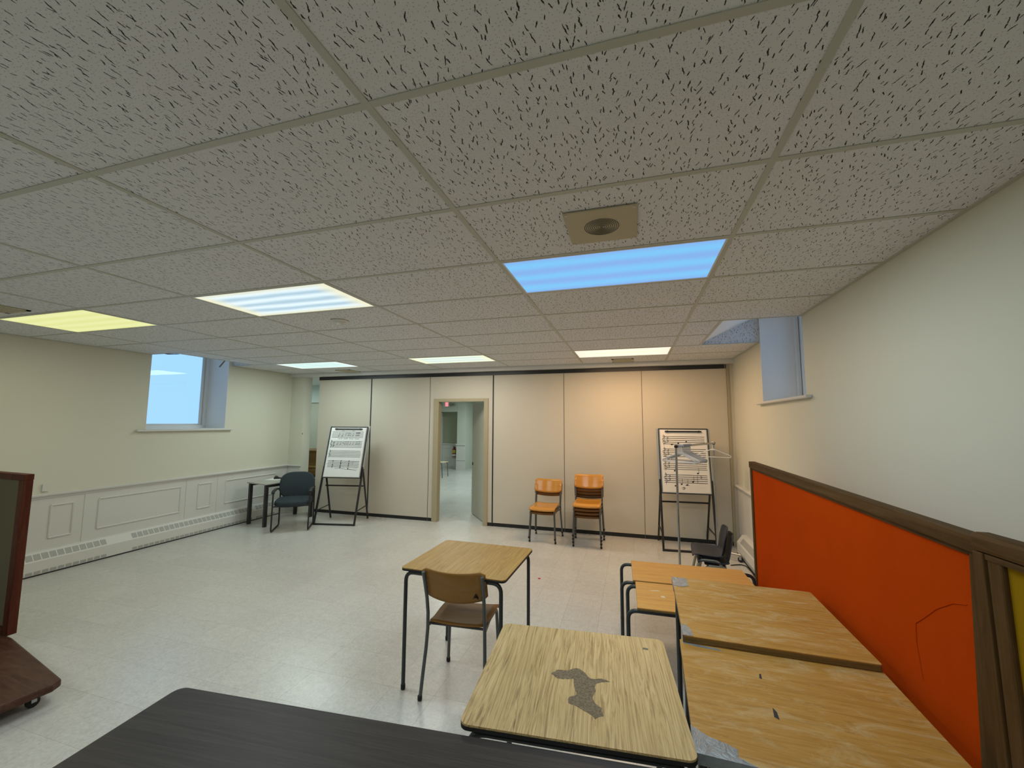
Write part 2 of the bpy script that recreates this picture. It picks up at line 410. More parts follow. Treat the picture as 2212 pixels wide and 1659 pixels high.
def dup(root, loc, rz, label=None, group=None):
    r = root.copy(); COL.objects.link(r); r.location = loc; r.rotation_euler = (0, 0, rz)
    if label: r['label'] = label
    if group: r['group'] = group
    for ch in list(root.children):
        c = ch.copy(); COL.objects.link(c); c.parent = r
        for g in list(ch.children):
            d = g.copy(); COL.objects.link(d); d.parent = c
    return r
def fillet(pts, rad, n=5):
    pts = [Vector(p) for p in pts]; out = [pts[0]]
    for i in range(1, len(pts)-1):
        a, b, c = pts[i-1], pts[i], pts[i+1]
        u = (a-b); v = (c-b); ru = min(rad, u.length*0.49, v.length*0.49)
        p = b+u.normalized()*ru; q = b+v.normalized()*ru
        for k in range(n+1):
            t = k/n; out.append(p*(1-t)**2 + b*2*t*(1-t) + q*t*t)
    out.append(pts[-1]); return out
def rrect(w, d, r, n=5, cx=0, cy=0):
    o = []
    for sx, sy, a0 in ((1, 1, 0), (-1, 1, 90), (-1, -1, 180), (1, -1, 270)):
        for k in range(n+1):
            a = R_(a0+90*k/n); o.append((cx+sx*(w/2-r)+r*math.cos(a), cy+sy*(d/2-r)+r*math.sin(a)))
    return o
def superellipse(w, h, e, n=36):
    o = []
    for k in range(n):
        a = 2*PI*k/n; c, s_ = math.cos(a), math.sin(a)
        o.append((w/2*math.copysign(abs(c)**(2/e), c), h/2*math.copysign(abs(s_)**(2/e), s_)))
    return o
def project(p):
    d = Vector(p)-CAM; z = d.dot(fwd)
    if z < 0.05: return None
    return (1106+879.18*d.dot(r2)/z, 829.5-879.18*d.dot(u2)/z, z)

# ================================================================== STRUCTURE
# ---- floor: slab with 12 inch vinyl tiles
FT = 0.3048
fl = MB().box(-7.72, 2.6, YB-0.2, 14.4, -0.20, -0.003).build('floor', 'grout'); struct(fl, 'beige speckled vinyl tile floor')
tile_me = MB().box(-FT/2+0.0004, FT/2-0.0004, -FT/2+0.0004, FT/2-0.0004, -0.0028, 0.0).mesh('floor_tile')
tile_me.materials.append(MAT['floor'])
cells = []
for i in range(-30, 8):
    for j in range(-12, 47):
        x = (i+0.5)*FT+0.10; y = (j+0.5)*FT+0.015
        if x < -7.8 or x > 2.4 or y < YB-0.05 or y > 14.2: continue
        if y < YF and x < XL-0.2: continue
        q = project((x, y, 0)); size = 0
        if q and -60 < q[0] < 2270 and -60 < q[1] < 1720: size = 1.0/q[2]**2
        # behind the desks on the right nothing of the floor shows
        if q and x > 0.0 and y < 1.6: size *= 0.01
        cells.append((size, x, y))
cells.sort(key=lambda c: -c[0])
for k, (s_, x, y) in enumerate(cells[:300]):
    o = link('floor_tile', tile_me, None, fl); o.location = (x, y, 0)
rest = MB()
for s_, x, y in cells[300:]:
    h = FT/2-0.0004
    rest.box(x-h, x+h, y-h, y+h, -0.0028, 0.0)
o = rest.build('distant_floor_tiles', 'floor', fl); o['kind'] = 'stuff'

# ---- outer roof deck above the suspended ceilings
ce = MB().box(XL-0.5, XR+0.45, YB-0.2, 5.74, 3.06, 3.2).box(-7.72, XR+0.45, 5.74, 14.4, 3.06, 3.2).build('ceiling', 'deck'); struct(ce, 'suspended ceiling of fissured white tiles in a steel grid')
# ceiling of the other room
MB().box(-7.72, XR, 5.745, 14.3, 2.60, 2.66).build('far_room_soffit', 'angle', ce)
# ---- grid tees and tiles
WELL_R = (1.53, XR, 5*TY, 7*TY)     # openings in front of the windows
WELL_L = (XL, -5.29, 5*TY, 7*TY)
LIGHTS = {(0, 2), (-2, 2), (-4, 2), (0, 7), (-2, 7), (-4, 7), (0, -3), (-2, -3), (-4, -3)}
Y9 = 9*TY
tw = 0.0120
for c in range(-4, 2):
    y0 = YB; x = c*TX
    MB().box(-tw, tw, 0, Y9-y0, -0.0015, 0.002).build('tee', 'tee', ce, loc=(x, y0, HC-0.0015))
def cross(x0, x1, y):
    MB().box(0, x1-x0, -tw, tw, -0.0012, 0.0015).build('tee', 'tee', ce, loc=(x0, y, HC-0.0015))
cols = [(XL, -4*TX)] + [(c*TX, (c+1)*TX) for c in range(-4, 1)] + [(TX, XR)]
tile_cache = {}
def ceiling_tile(x0, x1, y0, y1, z=HC):
    w_, d_ = round(x1-x0-0.004, 4), round(y1-y0-0.004, 4)
    if (w_, d_) not in tile_cache:
        me = MB().box(-w_/2, w_/2, -d_/2, d_/2, 0, 0.015).mesh('tile'); me.materials.append(MAT['tile']); tile_cache[(w_, d_)] = me
    return link('tile', tile_cache[(w_, d_)], None, ce, loc=((x0+x1)/2, (y0+y1)/2, z+0.0002))
for r in range(-6, 9):
    y0, y1 = r*TY, (r+1)*TY
    if r == -6: y0 = YB-0.02
    for ci, (x0, x1) in enumerate(cols):
        c = ci-5
        if (c, r) in LIGHTS: continue
        if r in (5, 6) and ci == len(cols)-1:
            ceiling_tile(x0, WELL_R[0]-0.02, y0, y1); continue
        if r in (5, 6) and ci == 0:
            ceiling_tile(WELL_L[1]+0.02, x1, y0, y1); continue
        ceiling_tile(x0, x1, y0, y1)
    if r > -6:
        for ci, (x0, x1) in enumerate(cols):
            if r == 6 and ci == len(cols)-1: cross(x0+tw, WELL_R[0], y0); continue
            if r == 6 and ci == 0: cross(WELL_L[1], x1-tw, y0); continue
            cross(x0+tw, x1-tw, y0)
# edge tees of the window wells, wall angles
for x in (WELL_R[0]-0.012, WELL_L[1]+0.012):
    MB().box(-tw, tw, 0, 2*TY, -0.0015, 0.002).build('tee', 'tee', ce, loc=(x, 5*TY, HC-0.0018))
for a, b in ((YB, 5*TY), (7*TY, Y9)):
    MB().box(-0.022, 0, 0, b-a, -0.002, 0.004).build('wall_angle', 'tee', ce, loc=(XR, a, HC-0.002))
    MB().box(0, 0.022, 0, b-a, -0.002, 0.004).build('wall_angle', 'tee', ce, loc=(XL, a, HC-0.002))
# white upstands and sloping lids of the two wells
for nm, (x0, x1, y0, y1), out in (('r', WELL_R, 1), ('l', WELL_L, -1)):
    xi = x0 if out > 0 else x1; xw = x1 if out > 0 else x0
    MB().box(min(xw, xi), max(xw, xi), y0-0.012, y0, HC, 3.05).build('well_side', 'reveal', ce)
    MB().box(-abs(xw-xi)/2, abs(xw-xi)/2, 0, 0.41, -0.006, 0.006).build('well_side', 'tile', ce, loc=((xw+xi)/2, y1+0.006, HC), rot=(PI/2, 0, 0))
    lid = MB().add([(xi, y0, HC+0.02), (xw+out*0.02, y0, 2.96), (xw+out*0.02, y1, 2.96), (xi, y1, HC+0.02),
                    (xi, y0, HC+0.04), (xw+out*0.02, y0, 2.98), (xw+out*0.02, y1, 2.98), (xi, y1, HC+0.04)],
                   [(0,1,2,3),(4,7,6,5),(0,4,5,1),(1,5,6,2),(2,6,7,3),(3,7,4,0)])
    lid.build('raised_lid', 'reveal', ce)
# dangling strip of wall angle at the left well
MB().bar((-5.40, 3.86, 2.66), (-5.62, 3.95, 2.575), 0.02, 0.004).build('loose_angle', 'grille', ce)
MB().bar((-5.30, 3.10, 2.635), (-5.46, 3.06, 2.632), 0.05, 0.004).build('loose_angle', 'grille', ce)

# ---- walls with window openings
def wall_x(name, x0, x1, wy0, wy1, wz0, wz1, y0, y1, mat):
    m = MB()
    m.box(x0, x1, y0, wy0, 0, 3.06); m.box(x0, x1, wy1, y1, 0, 3.06)
    m.box(x0, x1, wy0, wy1, 0, wz0); m.box(x0, x1, wy0, wy1, wz1, 3.06)
    return struct(m.build(name, mat))
WLY = (3.055, 4.205); WLZ = (1.59, 2.97)
WRY = (3.05, 4.235); WRZ = (1.955, 2.97)
wl = wall_x('wall_left', XL-0.5, XL, *WLY, *WLZ, YB-0.2, 5.62, 'wall'); wl['label'] = 'cream wall on the left with panelled wainscot'
wr = wall_x('wall_right', XR, XR+0.45, *WRY, *WRZ, YB-0.2, 14.3, 'wall'); wr['label'] = 'cream wall on the right with a small high window'
struct(MB().box(XL-0.5, XR+0.45, YB-0.2, YB, 0, 3.06).build('wall_rear', 'wall'), 'plain cream wall behind the desks')

def window(name, xg, s, wy, wz, xin):
    # xg: plane of the glass, s: direction to outside, xin: inner wall face
    y0, y1 = wy; z0, z1 = wz
    e = empty_struct(name, 'white framed window set deep in the wall')
    m = MB(); t = 0.004
    a, b = (xin-s*0.002, xg) if s > 0 else (xg, xin-s*0.002)
    m.box(a, b, y0, y0+t, z0, z1); m.box(a, b, y1-t, y1, z0, z1); m.box(a, b, y0, y1, z1-t, z1)
    m.box(a, b, y0, y1, z0, z0+t)
    m.build('reveal', 'reveal', e)
    fr = MB(); f = 0.055
    for k, (d0, d1, ff) in enumerate(((0.0, 0.035, f), (0.035, 0.07, f*0.6))):
        x0, x1 = sorted((xg+s*d0, xg+s*d1))
        fr.box(x0, x1, y0, y0+ff, z0, z1); fr.box(x0, x1, y1-ff, y1, z0, z1)
        fr.box(x0, x1, y0+ff, y1-ff, z0, z0+ff); fr.box(x0, x1, y0+ff, y1-ff, z1-ff, z1)
    fr.build('window_frame', 'vinylwindow', e, bevel=0.004)
    sash = MB(); x0, x1 = sorted((xg+s*0.04, xg+s*0.06)); g = 0.095
    sash.box(x0, x1, y0+f*0.6, y0+g, z0+f*0.6, z1-f*0.6); sash.box(x0, x1, y1-g, y1-f*0.6, z0+f*0.6, z1-f*0.6)
    sash.box(x0, x1, y0+g, y1-g, z0+f*0.6, z0+g*0.8); sash.box(x0, x1, y0+g, y1-g, z1-g*0.8, z1-f*0.6)
    sash.build('sash', 'vinylwindow', e, bevel=0.003)
    x0, x1 = sorted((xg+s*0.048, xg+s*0.052))
    MB().box(x0, x1, y0+g, y1-g, z0+g*0.8, z1-g*0.8).build('pane', 'glass', e)
    # sill board with a rounded nose
    a, b = sorted((xin-s*0.05, xin+s*0.0005))
    MB().box(a, b, y0-0.12, y1+0.11, z0-0.03, z0-0.002).build('window_sill', 'trim', e, bevel=0.01)
    return e
window('window_1', -6.16, -1, WLY, WLZ, XL)
window('window_2', 2.47, 1, WRY, WRZ, XR)

# ---- wainscot: chair rail, stiles and raised panel mouldings
def wainscot(name, x, s, rail_z, segs, y_end, label):
    e = empty_struct(name, label)
    x0, x1 = sorted((x, x+s*0.012))
    MB().box(x0, x1, segs[0][0], y_end, 0.0, rail_z-0.02).build('backboard', 'trim', e)
    prof = [(0, rail_z-0.045), (0.020, rail_z-0.040), (0.020, rail_z-0.02), (0.045, rail_z-0.010), (0.050, rail_z+0.008), (0.040, rail_z+0.016), (0, rail_z+0.018)]
    MB().prism([(x+s*a, b) for a, b in prof], segs[0][0], y_end, 'y').build('chair_rail', 'trim', e)
    cache = {}
    for (ya, yb, kind) in segs:
        # vertical batten on the boundary
        bx0, bx1 = sorted((x+s*0.012, x+s*0.017))
        MB().box(bx0, bx1, ya-0.006, ya+0.006, 0.25, rail_z-0.045).build('stile', 'trim', e)
        if kind is None: continue
        pa, pb = kind; za, zb = 0.37, 0.735
        m = MB(); w_ = 0.022
        o_, i_ = x+s*0.012, x+s*0.028
        for (p, q) in (((pa, za), (pb, za)), ((pb, za), (pb, zb)), ((pb, zb), (pa, zb)), ((pa, zb), (pa, za))):
            m.tube([(o_, *p), (o_, *q)], w_*0.55, 8)
        m.build('panel_moulding', 'trim', e, smooth=True)
    return e
P = 1.67
segs = []
for k in range(-3, 3):
    o_ = k*P
    segs.append((1.99+o_, 2.47+o_, (2.165+o_, 2.365+o_))); segs.append((2.47+o_, 3.66+o_, (2.61+o_, 3.58+o_)))
segsL = [s_ for s_ in segs if s_[0] > YB and s_[1] < 5.4]
wainscot('trim_1', XL, 1, 0.862, segsL, 5.53, 'off-white panelled wainscot along the left wall')
segsR = [(a+0.35, b+0.35, (p[0]+0.35, p[1]+0.35)) for a, b, p in segs if a+0.35 > YB and b+0.35 < 5.6]
wainscot('trim_2', XR, -1, 0.835, segsR, 5.58, 'off-white panelled wainscot along the right wall')

# ---- soffit strip, pilaster and folding partition at the far end
so = MB().box(XL, XR, Y9, 5.74, HC-0.065, 2.70).build('trim_3', 'angle'); struct(so, 'pale soffit strip above the folding partition')
MB().box(XL, XR, Y9-0.002, Y9+0.02, HC-0.004, HC+0.0).build('edge_angle', 'tee', so)
pi_ = MB().box(XL-0.01, -5.43, 5.54, 5.74, 0, HC-0.066).build('wall_pilaster', 'wall'); struct(pi_, 'narrow cream pilaster in the left corner')
MB().box(-5.72, -5.425, 5.525, 5.54, 0.0, 0.84).build('backboard', 'trim', pi_)
MB().box(-5.72, -5.42, 5.50, 5.542, 0.845, 0.875).build('chair_rail', 'trim', pi_, bevel=0.008)
MB().box(-5.432, -5.426, 5.535, 5.55, 1.46, 1.485).build('latch_plate', 'grille', pi_)

wb = empty_struct('wall_back', 'beige folding partition wall of wide vinyl panels')
J = [-5.13, -3.945, -2.728, -1.537, -0.329, 0.873, 2.055]
ZT, ZB = 2.512, 0.058
def panel(x0, x1, hole=None):
    m = MB(); t = 0.075; g = 0.003
    w0, w1 = x0+g-(x0+x1)/2, x1-g-(x0+x1)/2
    if hole is None: m.box(w0, w1, 0, t, ZB, ZT)
    else:
        c = (x0+x1)/2; h0, h1, hz = hole
        m.box(w0, h0-c, 0, t, ZB, ZT); m.box(h1-c, w1, 0, t, ZB, ZT); m.box(h0-c, h1-c, 0, t, hz, ZT)
    return m.build('panel', 'partition', wb, loc=((x0+x1)/2, YF, 0))
DO = (-2.642, -1.622, 2.12)
for k in range(6): panel(J[k], J[k+1], DO if k == 2 else None)
for k, x in enumerate(J[1:-1]):
    wide = 0.010 if k in (0, 2) else 0.0035
    MB().box(x-wide, x+wide, YF-0.004, YF+0.05, 0.0, ZT).build('joint_seal', 'rubber' if k in (0, 2) else 'grille', wb)
MB().box(J[0], 2.03, YF-0.012, YF+0.085, ZT, HC-0.066).build('ceiling_track', 'black', wb)
MB().box(J[0]+0.01, DO[0], YF+0.004, YF+0.07, 0.0, ZB).build('bottom_seal', 'rubber', wb)
MB().box(DO[1], J[6], YF+0.004, YF+0.07, 0.0, ZB).build('bottom_seal', 'rubber', wb)
MB().box(J[6], J[6]+0.028, YF-0.02, YF+0.08, 0.0, HC-0.066).build('jamb_post', 'doorframe', wb)
MB().box(J[6]+0.03, XR, YF-0.005, YF+0.08, 0.0, HC-0.066).build('jamb_filler', 'partition', wb)
# ---- door in the partition
d1 = empty_struct('door_1', 'open grey-beige door in a tan frame in the partition')
m = MB(); fw = 0.095
m.box(DO[0], DO[0]+fw, YF-0.02, YF+0.10, 0, DO[2]); m.box(DO[1]-fw+0.02, DO[1], YF-0.02, YF+0.10, 0, DO[2]); m.box(DO[0]+fw, DO[1]-fw+0.02, YF-0.02, YF+0.10, DO[2]-0.055, DO[2])
m.build('door_frame', 'doorframe', d1, bevel=0.003)
leaf = MB().box(-0.86, 0, 0, 0.042, 0.012, DO[2]-0.06).build('door_leaf', 'doorleaf', d1, bevel=0.002, loc=(DO[1]-fw+0.015, YF+0.105, 0), rot=(0, 0, -R_(52.5)))
hm = MB(); hm.lathe([(0.030, -0.001), (0.030, -0.006), (0.024, -0.010)], 14, (-0.80, 0, 0.93), 'y')
hm.box(-0.862, -0.855, 0.008, 0.034, 0.86, 1.00)
hm.build('door_handle', 'black', leaf, smooth=True)

# ---- the room beyond the partition
struct(MB().box(-6.72, -6.60, 7.425, 13.2, 0, 2.62).build('wall_far_left', 'farwall'), 'pale wall of the room beyond the door')
m = MB()
m.box(-7.6, -6.985, 7.30, 7.42, 0, 2.62); m.box(-6.985, -6.60, 7.30, 7.42, 2.17, 2.62)
struct(m.build('wall_alcove', 'grey_wall'), 'grey-green wall with an opening seen past the partition end')
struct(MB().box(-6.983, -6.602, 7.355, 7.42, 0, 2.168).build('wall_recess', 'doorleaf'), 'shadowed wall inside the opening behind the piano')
struct(MB().box(-7.72, -7.6, 5.62, 7.42, 0, 2.66).build('wall_alcove_end', 'grey_wall'), 'end wall of the alcove behind the partition')
struct(MB().box(-7.6, -6.24, 5.62, 5.74, 0, 2.66).build('wall_return', 'grey_wall'), 'wall closing the alcove behind the left wall')
far = struct(MB().box(-6.76, -5.37, 13.20, 13.32, 0, 2.62).build('wall_far', 'shaded_wall'), 'end wall of the room beyond the door, its shade painted olive-grey')
MB().box(-6.60, -5.375, 12.72, 13.20, 2.08, 2.62).build('bulkhead', 'farwall', far)
for a in range(2):
    MB().box(-6.10+0.0*a, -5.38, 13.175, 13.20, 0.06+0.33*a, 0.075+0.33*a).build('panel_moulding', 'trim', far)
MB().box(-6.16, -5.375, 13.185, 13.20, 0.0, 0.87).build('backboard', 'trim', far)
MB().box(-6.16, -5.375, 13.15, 13.20, 0.87, 0.91).build('chair_rail', 'trim', far)
MB().tube([(-6.05, 13.185, 0.36), (-5.62, 13.185, 0.36), (-5.62, 13.185, 0.73), (-6.05, 13.185, 0.73)], 0.012, 6, True).build('panel_moulding', 'trim', far)
co_ = struct(MB().box(-5.37, -5.04, 12.72, 13.6, 0, 2.62).build('wall_column', 'farwall'), 'pale column beside the fire extinguisher')
MB().box(-5.378, -5.03, 12.69, 12.72, 0.0, 0.88).build('backboard', 'trim', co_)
MB().box(-5.385, -5.02, 12.66, 12.72, 0.88, 0.92).build('chair_rail', 'trim', co_)
MB().box(-5.378, -5.03, 12.675, 12.69, 0.34, 0.36).build('panel_moulding', 'trim', co_)
f2 = struct(MB().box(-5.10, XR, 13.5, 13.62, 0, 2.62).build('wall_far_right', 'farwall'), 'pale green wall past the column')
MB().box(-5.08, XR, 13.47, 13.50, 0.0, 0.88).build('backboard', 'trim', f2)
MB().box(-5.08, XR, 13.45, 13.50, 0.88, 0.92).build('chair_rail', 'trim', f2)
MB().tube([(-5.0, 13.47, 0.36), (-4.75, 13.47, 0.36), (-4.75, 13.47, 0.73), (-5.0, 13.47, 0.73)], 0.014, 6, True).build('panel_moulding', 'trim', f2)
d2 = empty_struct('door_2', 'grey door with a lever in the far room')
MB().box(-6.60, -6.235, 13.14, 13.199, 0.0, 2.03).build('door_leaf', 'doorleaf', d2)
m = MB(); m.box(-6.215, -6.165, 13.12, 13.199, 0, 2.06); m.build('door_frame', 'trim', d2)
m = MB(); m.box(-6.30, -6.24, 13.09, 13.14, 0.88, 1.02); m.tube([(-6.27, 13.10, 0.97), (-6.27, 13.05, 0.97), (-6.18, 13.05, 0.97)], 0.012, 8); m.build('door_handle', 'grille', d2)

# ================================================================== CEILING FIXTURES
def ceiling_light(c, r, mat, color, watts, label):
    t = thing('ceiling_light', label, 'ceiling light', ((c+0.5)*TX, (r+0.5)*TY, HC), 0, 'ceiling fixtures')
    w_, d_ = TX-0.026, TY-0.026
    m = MB(); f = 0.010
    m.box(-w_/2, w_/2, -d_/2, -d_/2+f, -0.004, 0.05); m.box(-w_/2, w_/2, d_/2-f, d_/2, -0.004, 0.05)
    m.box(-w_/2, -w_/2+f, -d_/2+f, d_/2-f, -0.004, 0.05); m.box(w_/2-f, w_/2, -d_/2+f, d_/2-f, -0.004, 0.05)
    m.box(-w_/2, w_/2, -d_/2, d_/2, 0.05, 0.055)
    m.build('frame', 'angle', t)
    MB().box(-w_/2+f, w_/2-f, -d_/2+f, d_/2-f, -0.001, 0.003).build('diffuser', mat, t)
    L = bpy.data.lights.new('tubes', 'AREA'); L.shape = 'RECTANGLE'; L.size = w_-0.04; L.size_y = d_-0.04
    L.energy = watts; L.color = color
    lo = bpy.data.objects.new('tubes', L); COL.objects.link(lo); lo.parent = t; lo.location = (0, 0, -0.012)
    return t
D_blue = diffuser('blue_white_lens', (0.20, 0.42, 0.83), (0.17, 0.55, 0.93), 3)
D_white = diffuser('cool_white_lens', (0.42, 0.60, 0.72), (0.78, 0.93, 1.0), 4, (0.86, 0.84, 0.60))
D_yell = diffuser('yellow_lens', (0.74, 0.76, 0.30), (0.80, 0.83, 0.38), 4)
D_mint = diffuser('mint_white_lens', (0.50, 0.78, 0.74), (0.80, 1.0, 0.97), 4, (0.85, 0.97, 0.93))
D_pale = diffuser('pale_yellow_lens', (0.62, 0.80, 0.76), (0.86, 0.94, 0.80), 3, (0.90, 0.92, 0.62))
D_warm = diffuser('warm_white_lens', (0.98, 0.93, 0.70), (1.0, 0.97, 0.78), 2, (1.0, 0.87, 0.70))
ceiling_light(0, 2, D_blue, (0.82, 0.97, 1.0), LAMP*1.2, 'blue-white fluorescent ceiling light next to the square speaker grille')
ceiling_light(-2, 2, D_white, (0.90, 1.0, 0.99), LAMP*0.9, 'cool white ceiling light with four visible tube bands')
ceiling_light(-4, 2, D_yell, (1.0, 0.98, 0.74), LAMP*0.45, 'yellow ceiling light at the left wall')
ceiling_light(0, 7, D_warm, (1.0, 0.635, 0.335), LAMP*1.75, 'warm cream ceiling light nearest the right easel')
ceiling_light(-2, 7, D_pale, (1.0, 0.96, 0.86), LAMP*1.1, 'pale yellow ceiling light in front of the doorway')
ceiling_light(-4, 7, D_mint, (0.82, 1.0, 0.95), LAMP*1.15, 'mint white ceiling light above the left easel')
for c_ in (0, -2, -4):
    ceiling_light(c_, -3, D_white, (0.90, 1.0, 0.98), LAMP*(0.9 if c_ == 0 else 0.6), 'ceiling light behind the camera above the dark table' if c_ == 0 else ('ceiling light behind the camera at the middle of the room' if c_ == -2 else 'ceiling light behind the camera near the left wall'))
# unseen lamps added to light the far room and the piano alcove
def added_lamp(x, y, label, watts):
    t = thing('ceiling_light', label, 'ceiling light', (x, y, 2.60), 0, 'added unseen lamps')
    MB().box(-0.62, 0.62, -0.15, 0.15, -0.06, -0.002).build('housing', 'white', t, bevel=0.01)
    MB().box(-0.60, 0.60, -0.13, 0.13, -0.066, -0.061).build('diffuser', D_mint, t)
    L = bpy.data.lights.new('tubes', 'AREA'); L.shape = 'RECTANGLE'; L.size = 1.1; L.size_y = 0.25; L.energy = watts; L.color = (0.84, 1.0, 0.95)
    lo = bpy.data.objects.new('tubes', L); COL.objects.link(lo); lo.parent = t; lo.location = (0, 0, -0.075)
added_lamp(-3.6, 8.4, 'unseen lamp added to light the far room near the door', LAMP*2.2)
added_lamp(-3.6, 11.4, 'unseen lamp added to light the far room near the column', LAMP*2.4)
added_lamp(-6.95, 6.25, 'unseen lamp added to brighten the piano alcove', LAMP*0.9)  # added out of view to lift the dark gap past the partition end

# speaker grille
t = thing('speaker_grille', 'square beige ceiling speaker plate with a round slotted grille', 'speaker', (0.606, 0.932, HC-0.002))
MB().box(-0.16, 0.16, -0.163, 0.163, -0.007, 0.0).build('plate', 'beigeplate', t, bevel=0.003)
for k in range(9):
    r0 = 0.082*(k+0.6)/9
    MB().tube([(r0*math.cos(2*PI*j/28), r0*math.sin(2*PI*j/28), -0.0075) for j in range(28)], 0.0022, 5, True).build('slot_ring', 'grille', t)
MB().lathe([(0.084, -0.0073), (0.084, -0.0068)], 28).build('grille_disc', 'beigeplate', t)
for sx in (-1, 1):
    for sy in (-1, 1): MB().lathe([(0.006, -0.009), (0.006, -0.006)], 8, (sx*0.145, sy*0.148, 0)).build('screw', 'alum', t)
# smoke detector
t = thing('smoke_detector', 'round white smoke detector hanging from the ceiling tile', 'smoke detector', (-1.838, 2.133, HC-0.001))
MB().lathe([(0.078, 0.0), (0.080, -0.008), (0.070, -0.014), (0.052, -0.016)], 24).build('base_plate', 'smokewhite', t, smooth=True)
MB().lathe([(0.052, -0.015), (0.052, -0.022), (0.028, -0.026), (0.026, -0.042), (0.012, -0.048)], 20).build('sensor_head', 'smokewhite', t, smooth=True)
# air vents
def vent(x, y, label, w_=0.31, d_=0.31):
    t = thing('ceiling_vent', label, 'vent', (x, y, HC-0.002), 0, 'ceiling vents')
    m = MB(); m.box(-w_/2, w_/2, -d_/2, -d_/2+0.03, -0.006, 0); m.box(-w_/2, w_/2, d_/2-0.03, d_/2, -0.006, 0)
    m.box(-w_/2, -w_/2+0.03, -d_/2, d_/2, -0.006, 0); m.box(w_/2-0.03, w_/2, -d_/2, d_/2, -0.006, 0)
    m.build('frame', 'beigeplate', t)
    MB().box(-w_/2+0.02, w_/2-0.02, -d_/2+0.02, d_/2-0.02, -0.0015, 0).build('backing', 'grille', t)
    for k in range(7):
        y_ = -d_/2+0.05+k*(d_-0.1)/6
        MB().bar((-w_/2+0.03, y_, -0.004), (w_/2-0.03, y_, -0.004), 0.02, 0.003, (0, 0.5, 1)).build('slat', 'beigeplate', t)
vent(0.606, 5.27, 'beige ceiling vent behind the warm cream light')
vent(-4.27, 5.33, 'beige ceiling vent behind the mint white light')
vent(-4.30, 0.99, 'ceiling vent at the left edge above the yellow light')

# ================================================================== WALL EQUIPMENT
def heater(name, label, x, s, y0, y1, gaps, slot_y):
    t = thing(name, label, 'heater', (x, 0, 0))
    prof = [(0.012, 0.012), (0.118, 0.012), (0.122, 0.155), (0.055, 0.245), (0.012, 0.250)]
    MB().prism([(s*a, b) for a, b in prof], y0, y1, 'y').build('body', 'heater', t, bevel=0.002)
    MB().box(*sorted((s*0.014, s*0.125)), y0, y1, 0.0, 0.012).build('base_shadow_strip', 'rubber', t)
    # slots: upper ones on the sloping top, lower ones near the floor
    a0, b0, a1, b1 = 0.120, 0.160, 0.060, 0.240
    n = Vector((b1-b0, 0, -(a1-a0)));  n.normalize()
    up = MB(); q0 = Vector((s*(a0-0.008), 0, b0+0.011)); q1 = Vector((s*(a1+0.010), 0, b1-0.013)); nn = Vector((s*n.x, 0, n.z))
    h = 0.0265
    vs = [q0+Vector((0, -h, 0)), q0+Vector((0, h, 0)), q1+Vector((0, h, 0)), q1+Vector((0, -h, 0))]
    up.add([v-nn*0.002 for v in vs]+[v+nn*0.0012 for v in vs], [(0,3,2,1),(4,5,6,7),(0,1,5,4),(1,2,6,5),(2,3,7,6),(3,0,4,7)])
    ume = up.mesh('louver'); ume.materials.append(MAT['slot'])
    lo = MB().box(*sorted((s*0.115, s*0.1205)), -h, h, 0.020, 0.052); lme = lo.mesh('louver'); lme.materials.append(MAT['slot'])
    for y in slot_y:
        if any(a < y < b for a, b in gaps): continue
        link('louver', ume, None, t).location = (0, y, 0)
        link('louver', lme, None, t).location = (0, y, 0)
    return t
ys = [1.0+0.066*k for k in range(64)]
heater('baseboard_heater', 'long off-white baseboard heater with slotted louvers on the left wall', XL, 1, -2.9, 5.28, [(2.66, 2.93), (4.72, 4.80)], [y for y in ys if y < 5.2])
heater('baseboard_heater', 'off-white baseboard heater behind the navy chairs by the right wall', XR, -1, -2.4, 5.24, [], [y for y in [2.8+0.052*k for k in range(45)] if 3.0 < y < 5.15])
o = tag(MB().box(0, 0.022, -0.027, 0.027, -0.042, 0.042).build('thermostat', 'trim', bevel=0.004), 'small cream thermostat box just above the left chair rail', 'thermostat'); o.location = (XL, 2.097, 0.945)

# ================================================================== TUBE FRAMED DESKS
def tube_desk(name, label, loc, rz, w_, d_, h, topmat, out=0.0, r=0.0125, tubemat='darktube', th=0.018, rad=0.03, edge='rubber', cat='desk', group=None, over=0.0):
    t = thing(name, label, cat, loc, rz, group)
    MB().prism(rrect(w_, d_, rad, 6), h-th*0.35, h, 'z').build('tabletop', topmat, t)
    MB().prism(rrect(w_+0.002, d_+0.002, rad+0.001, 6), h-th, h-th*0.35+0.0001, 'z').build('edge_band', edge, t)
    zt = h-th-r-0.0005
    xl = w_/2-0.03+out; yl = d_/2-0.022
    for sy in (-1, 1):
        for sx in (-1, 1):
            pts = fillet([(sx*xl, sy*yl, 0.0), (sx*xl, sy*yl, zt), (sx*(xl-0.12), sy*yl, zt)], 0.065, 6)
            g = MB().tube(pts, r, 12).build('leg', tubemat, t, smooth=True)
            MB().lathe([(r*0.8, 0.0), (r*1.18, 0.004), (r*1.18, 0.03)], 12, (sx*xl, sy*yl, 0)).build('foot_cap', 'rubber', g, smooth=True)
        MB().tube([(-xl+0.12, sy*yl, zt), (xl-0.12, sy*yl, zt)], r, 12).build('frame_rail', tubemat, t, smooth=True)
    for sx in (-1, 1):
        MB().tube([(sx*(xl-0.13), -yl, zt), (sx*(xl-0.13), yl, zt)], r*0.9, 10).build('side_rail', tubemat, t, smooth=True)
    return t
tube_desk('school_desk', 'amber oak-grain school desk in the middle with a wooden chair pushed up', (-0.392, 1.845, 0), -R_(1.4), 0.725, 0.668, 0.76, 'oakA')
deskB = tube_desk('school_desk', 'pale oak-grain school desk with a torn bare patch in its top', (0.502, 0.703, 0), R_(4.7), 0.715, 0.665, 0.762, 'oakB')
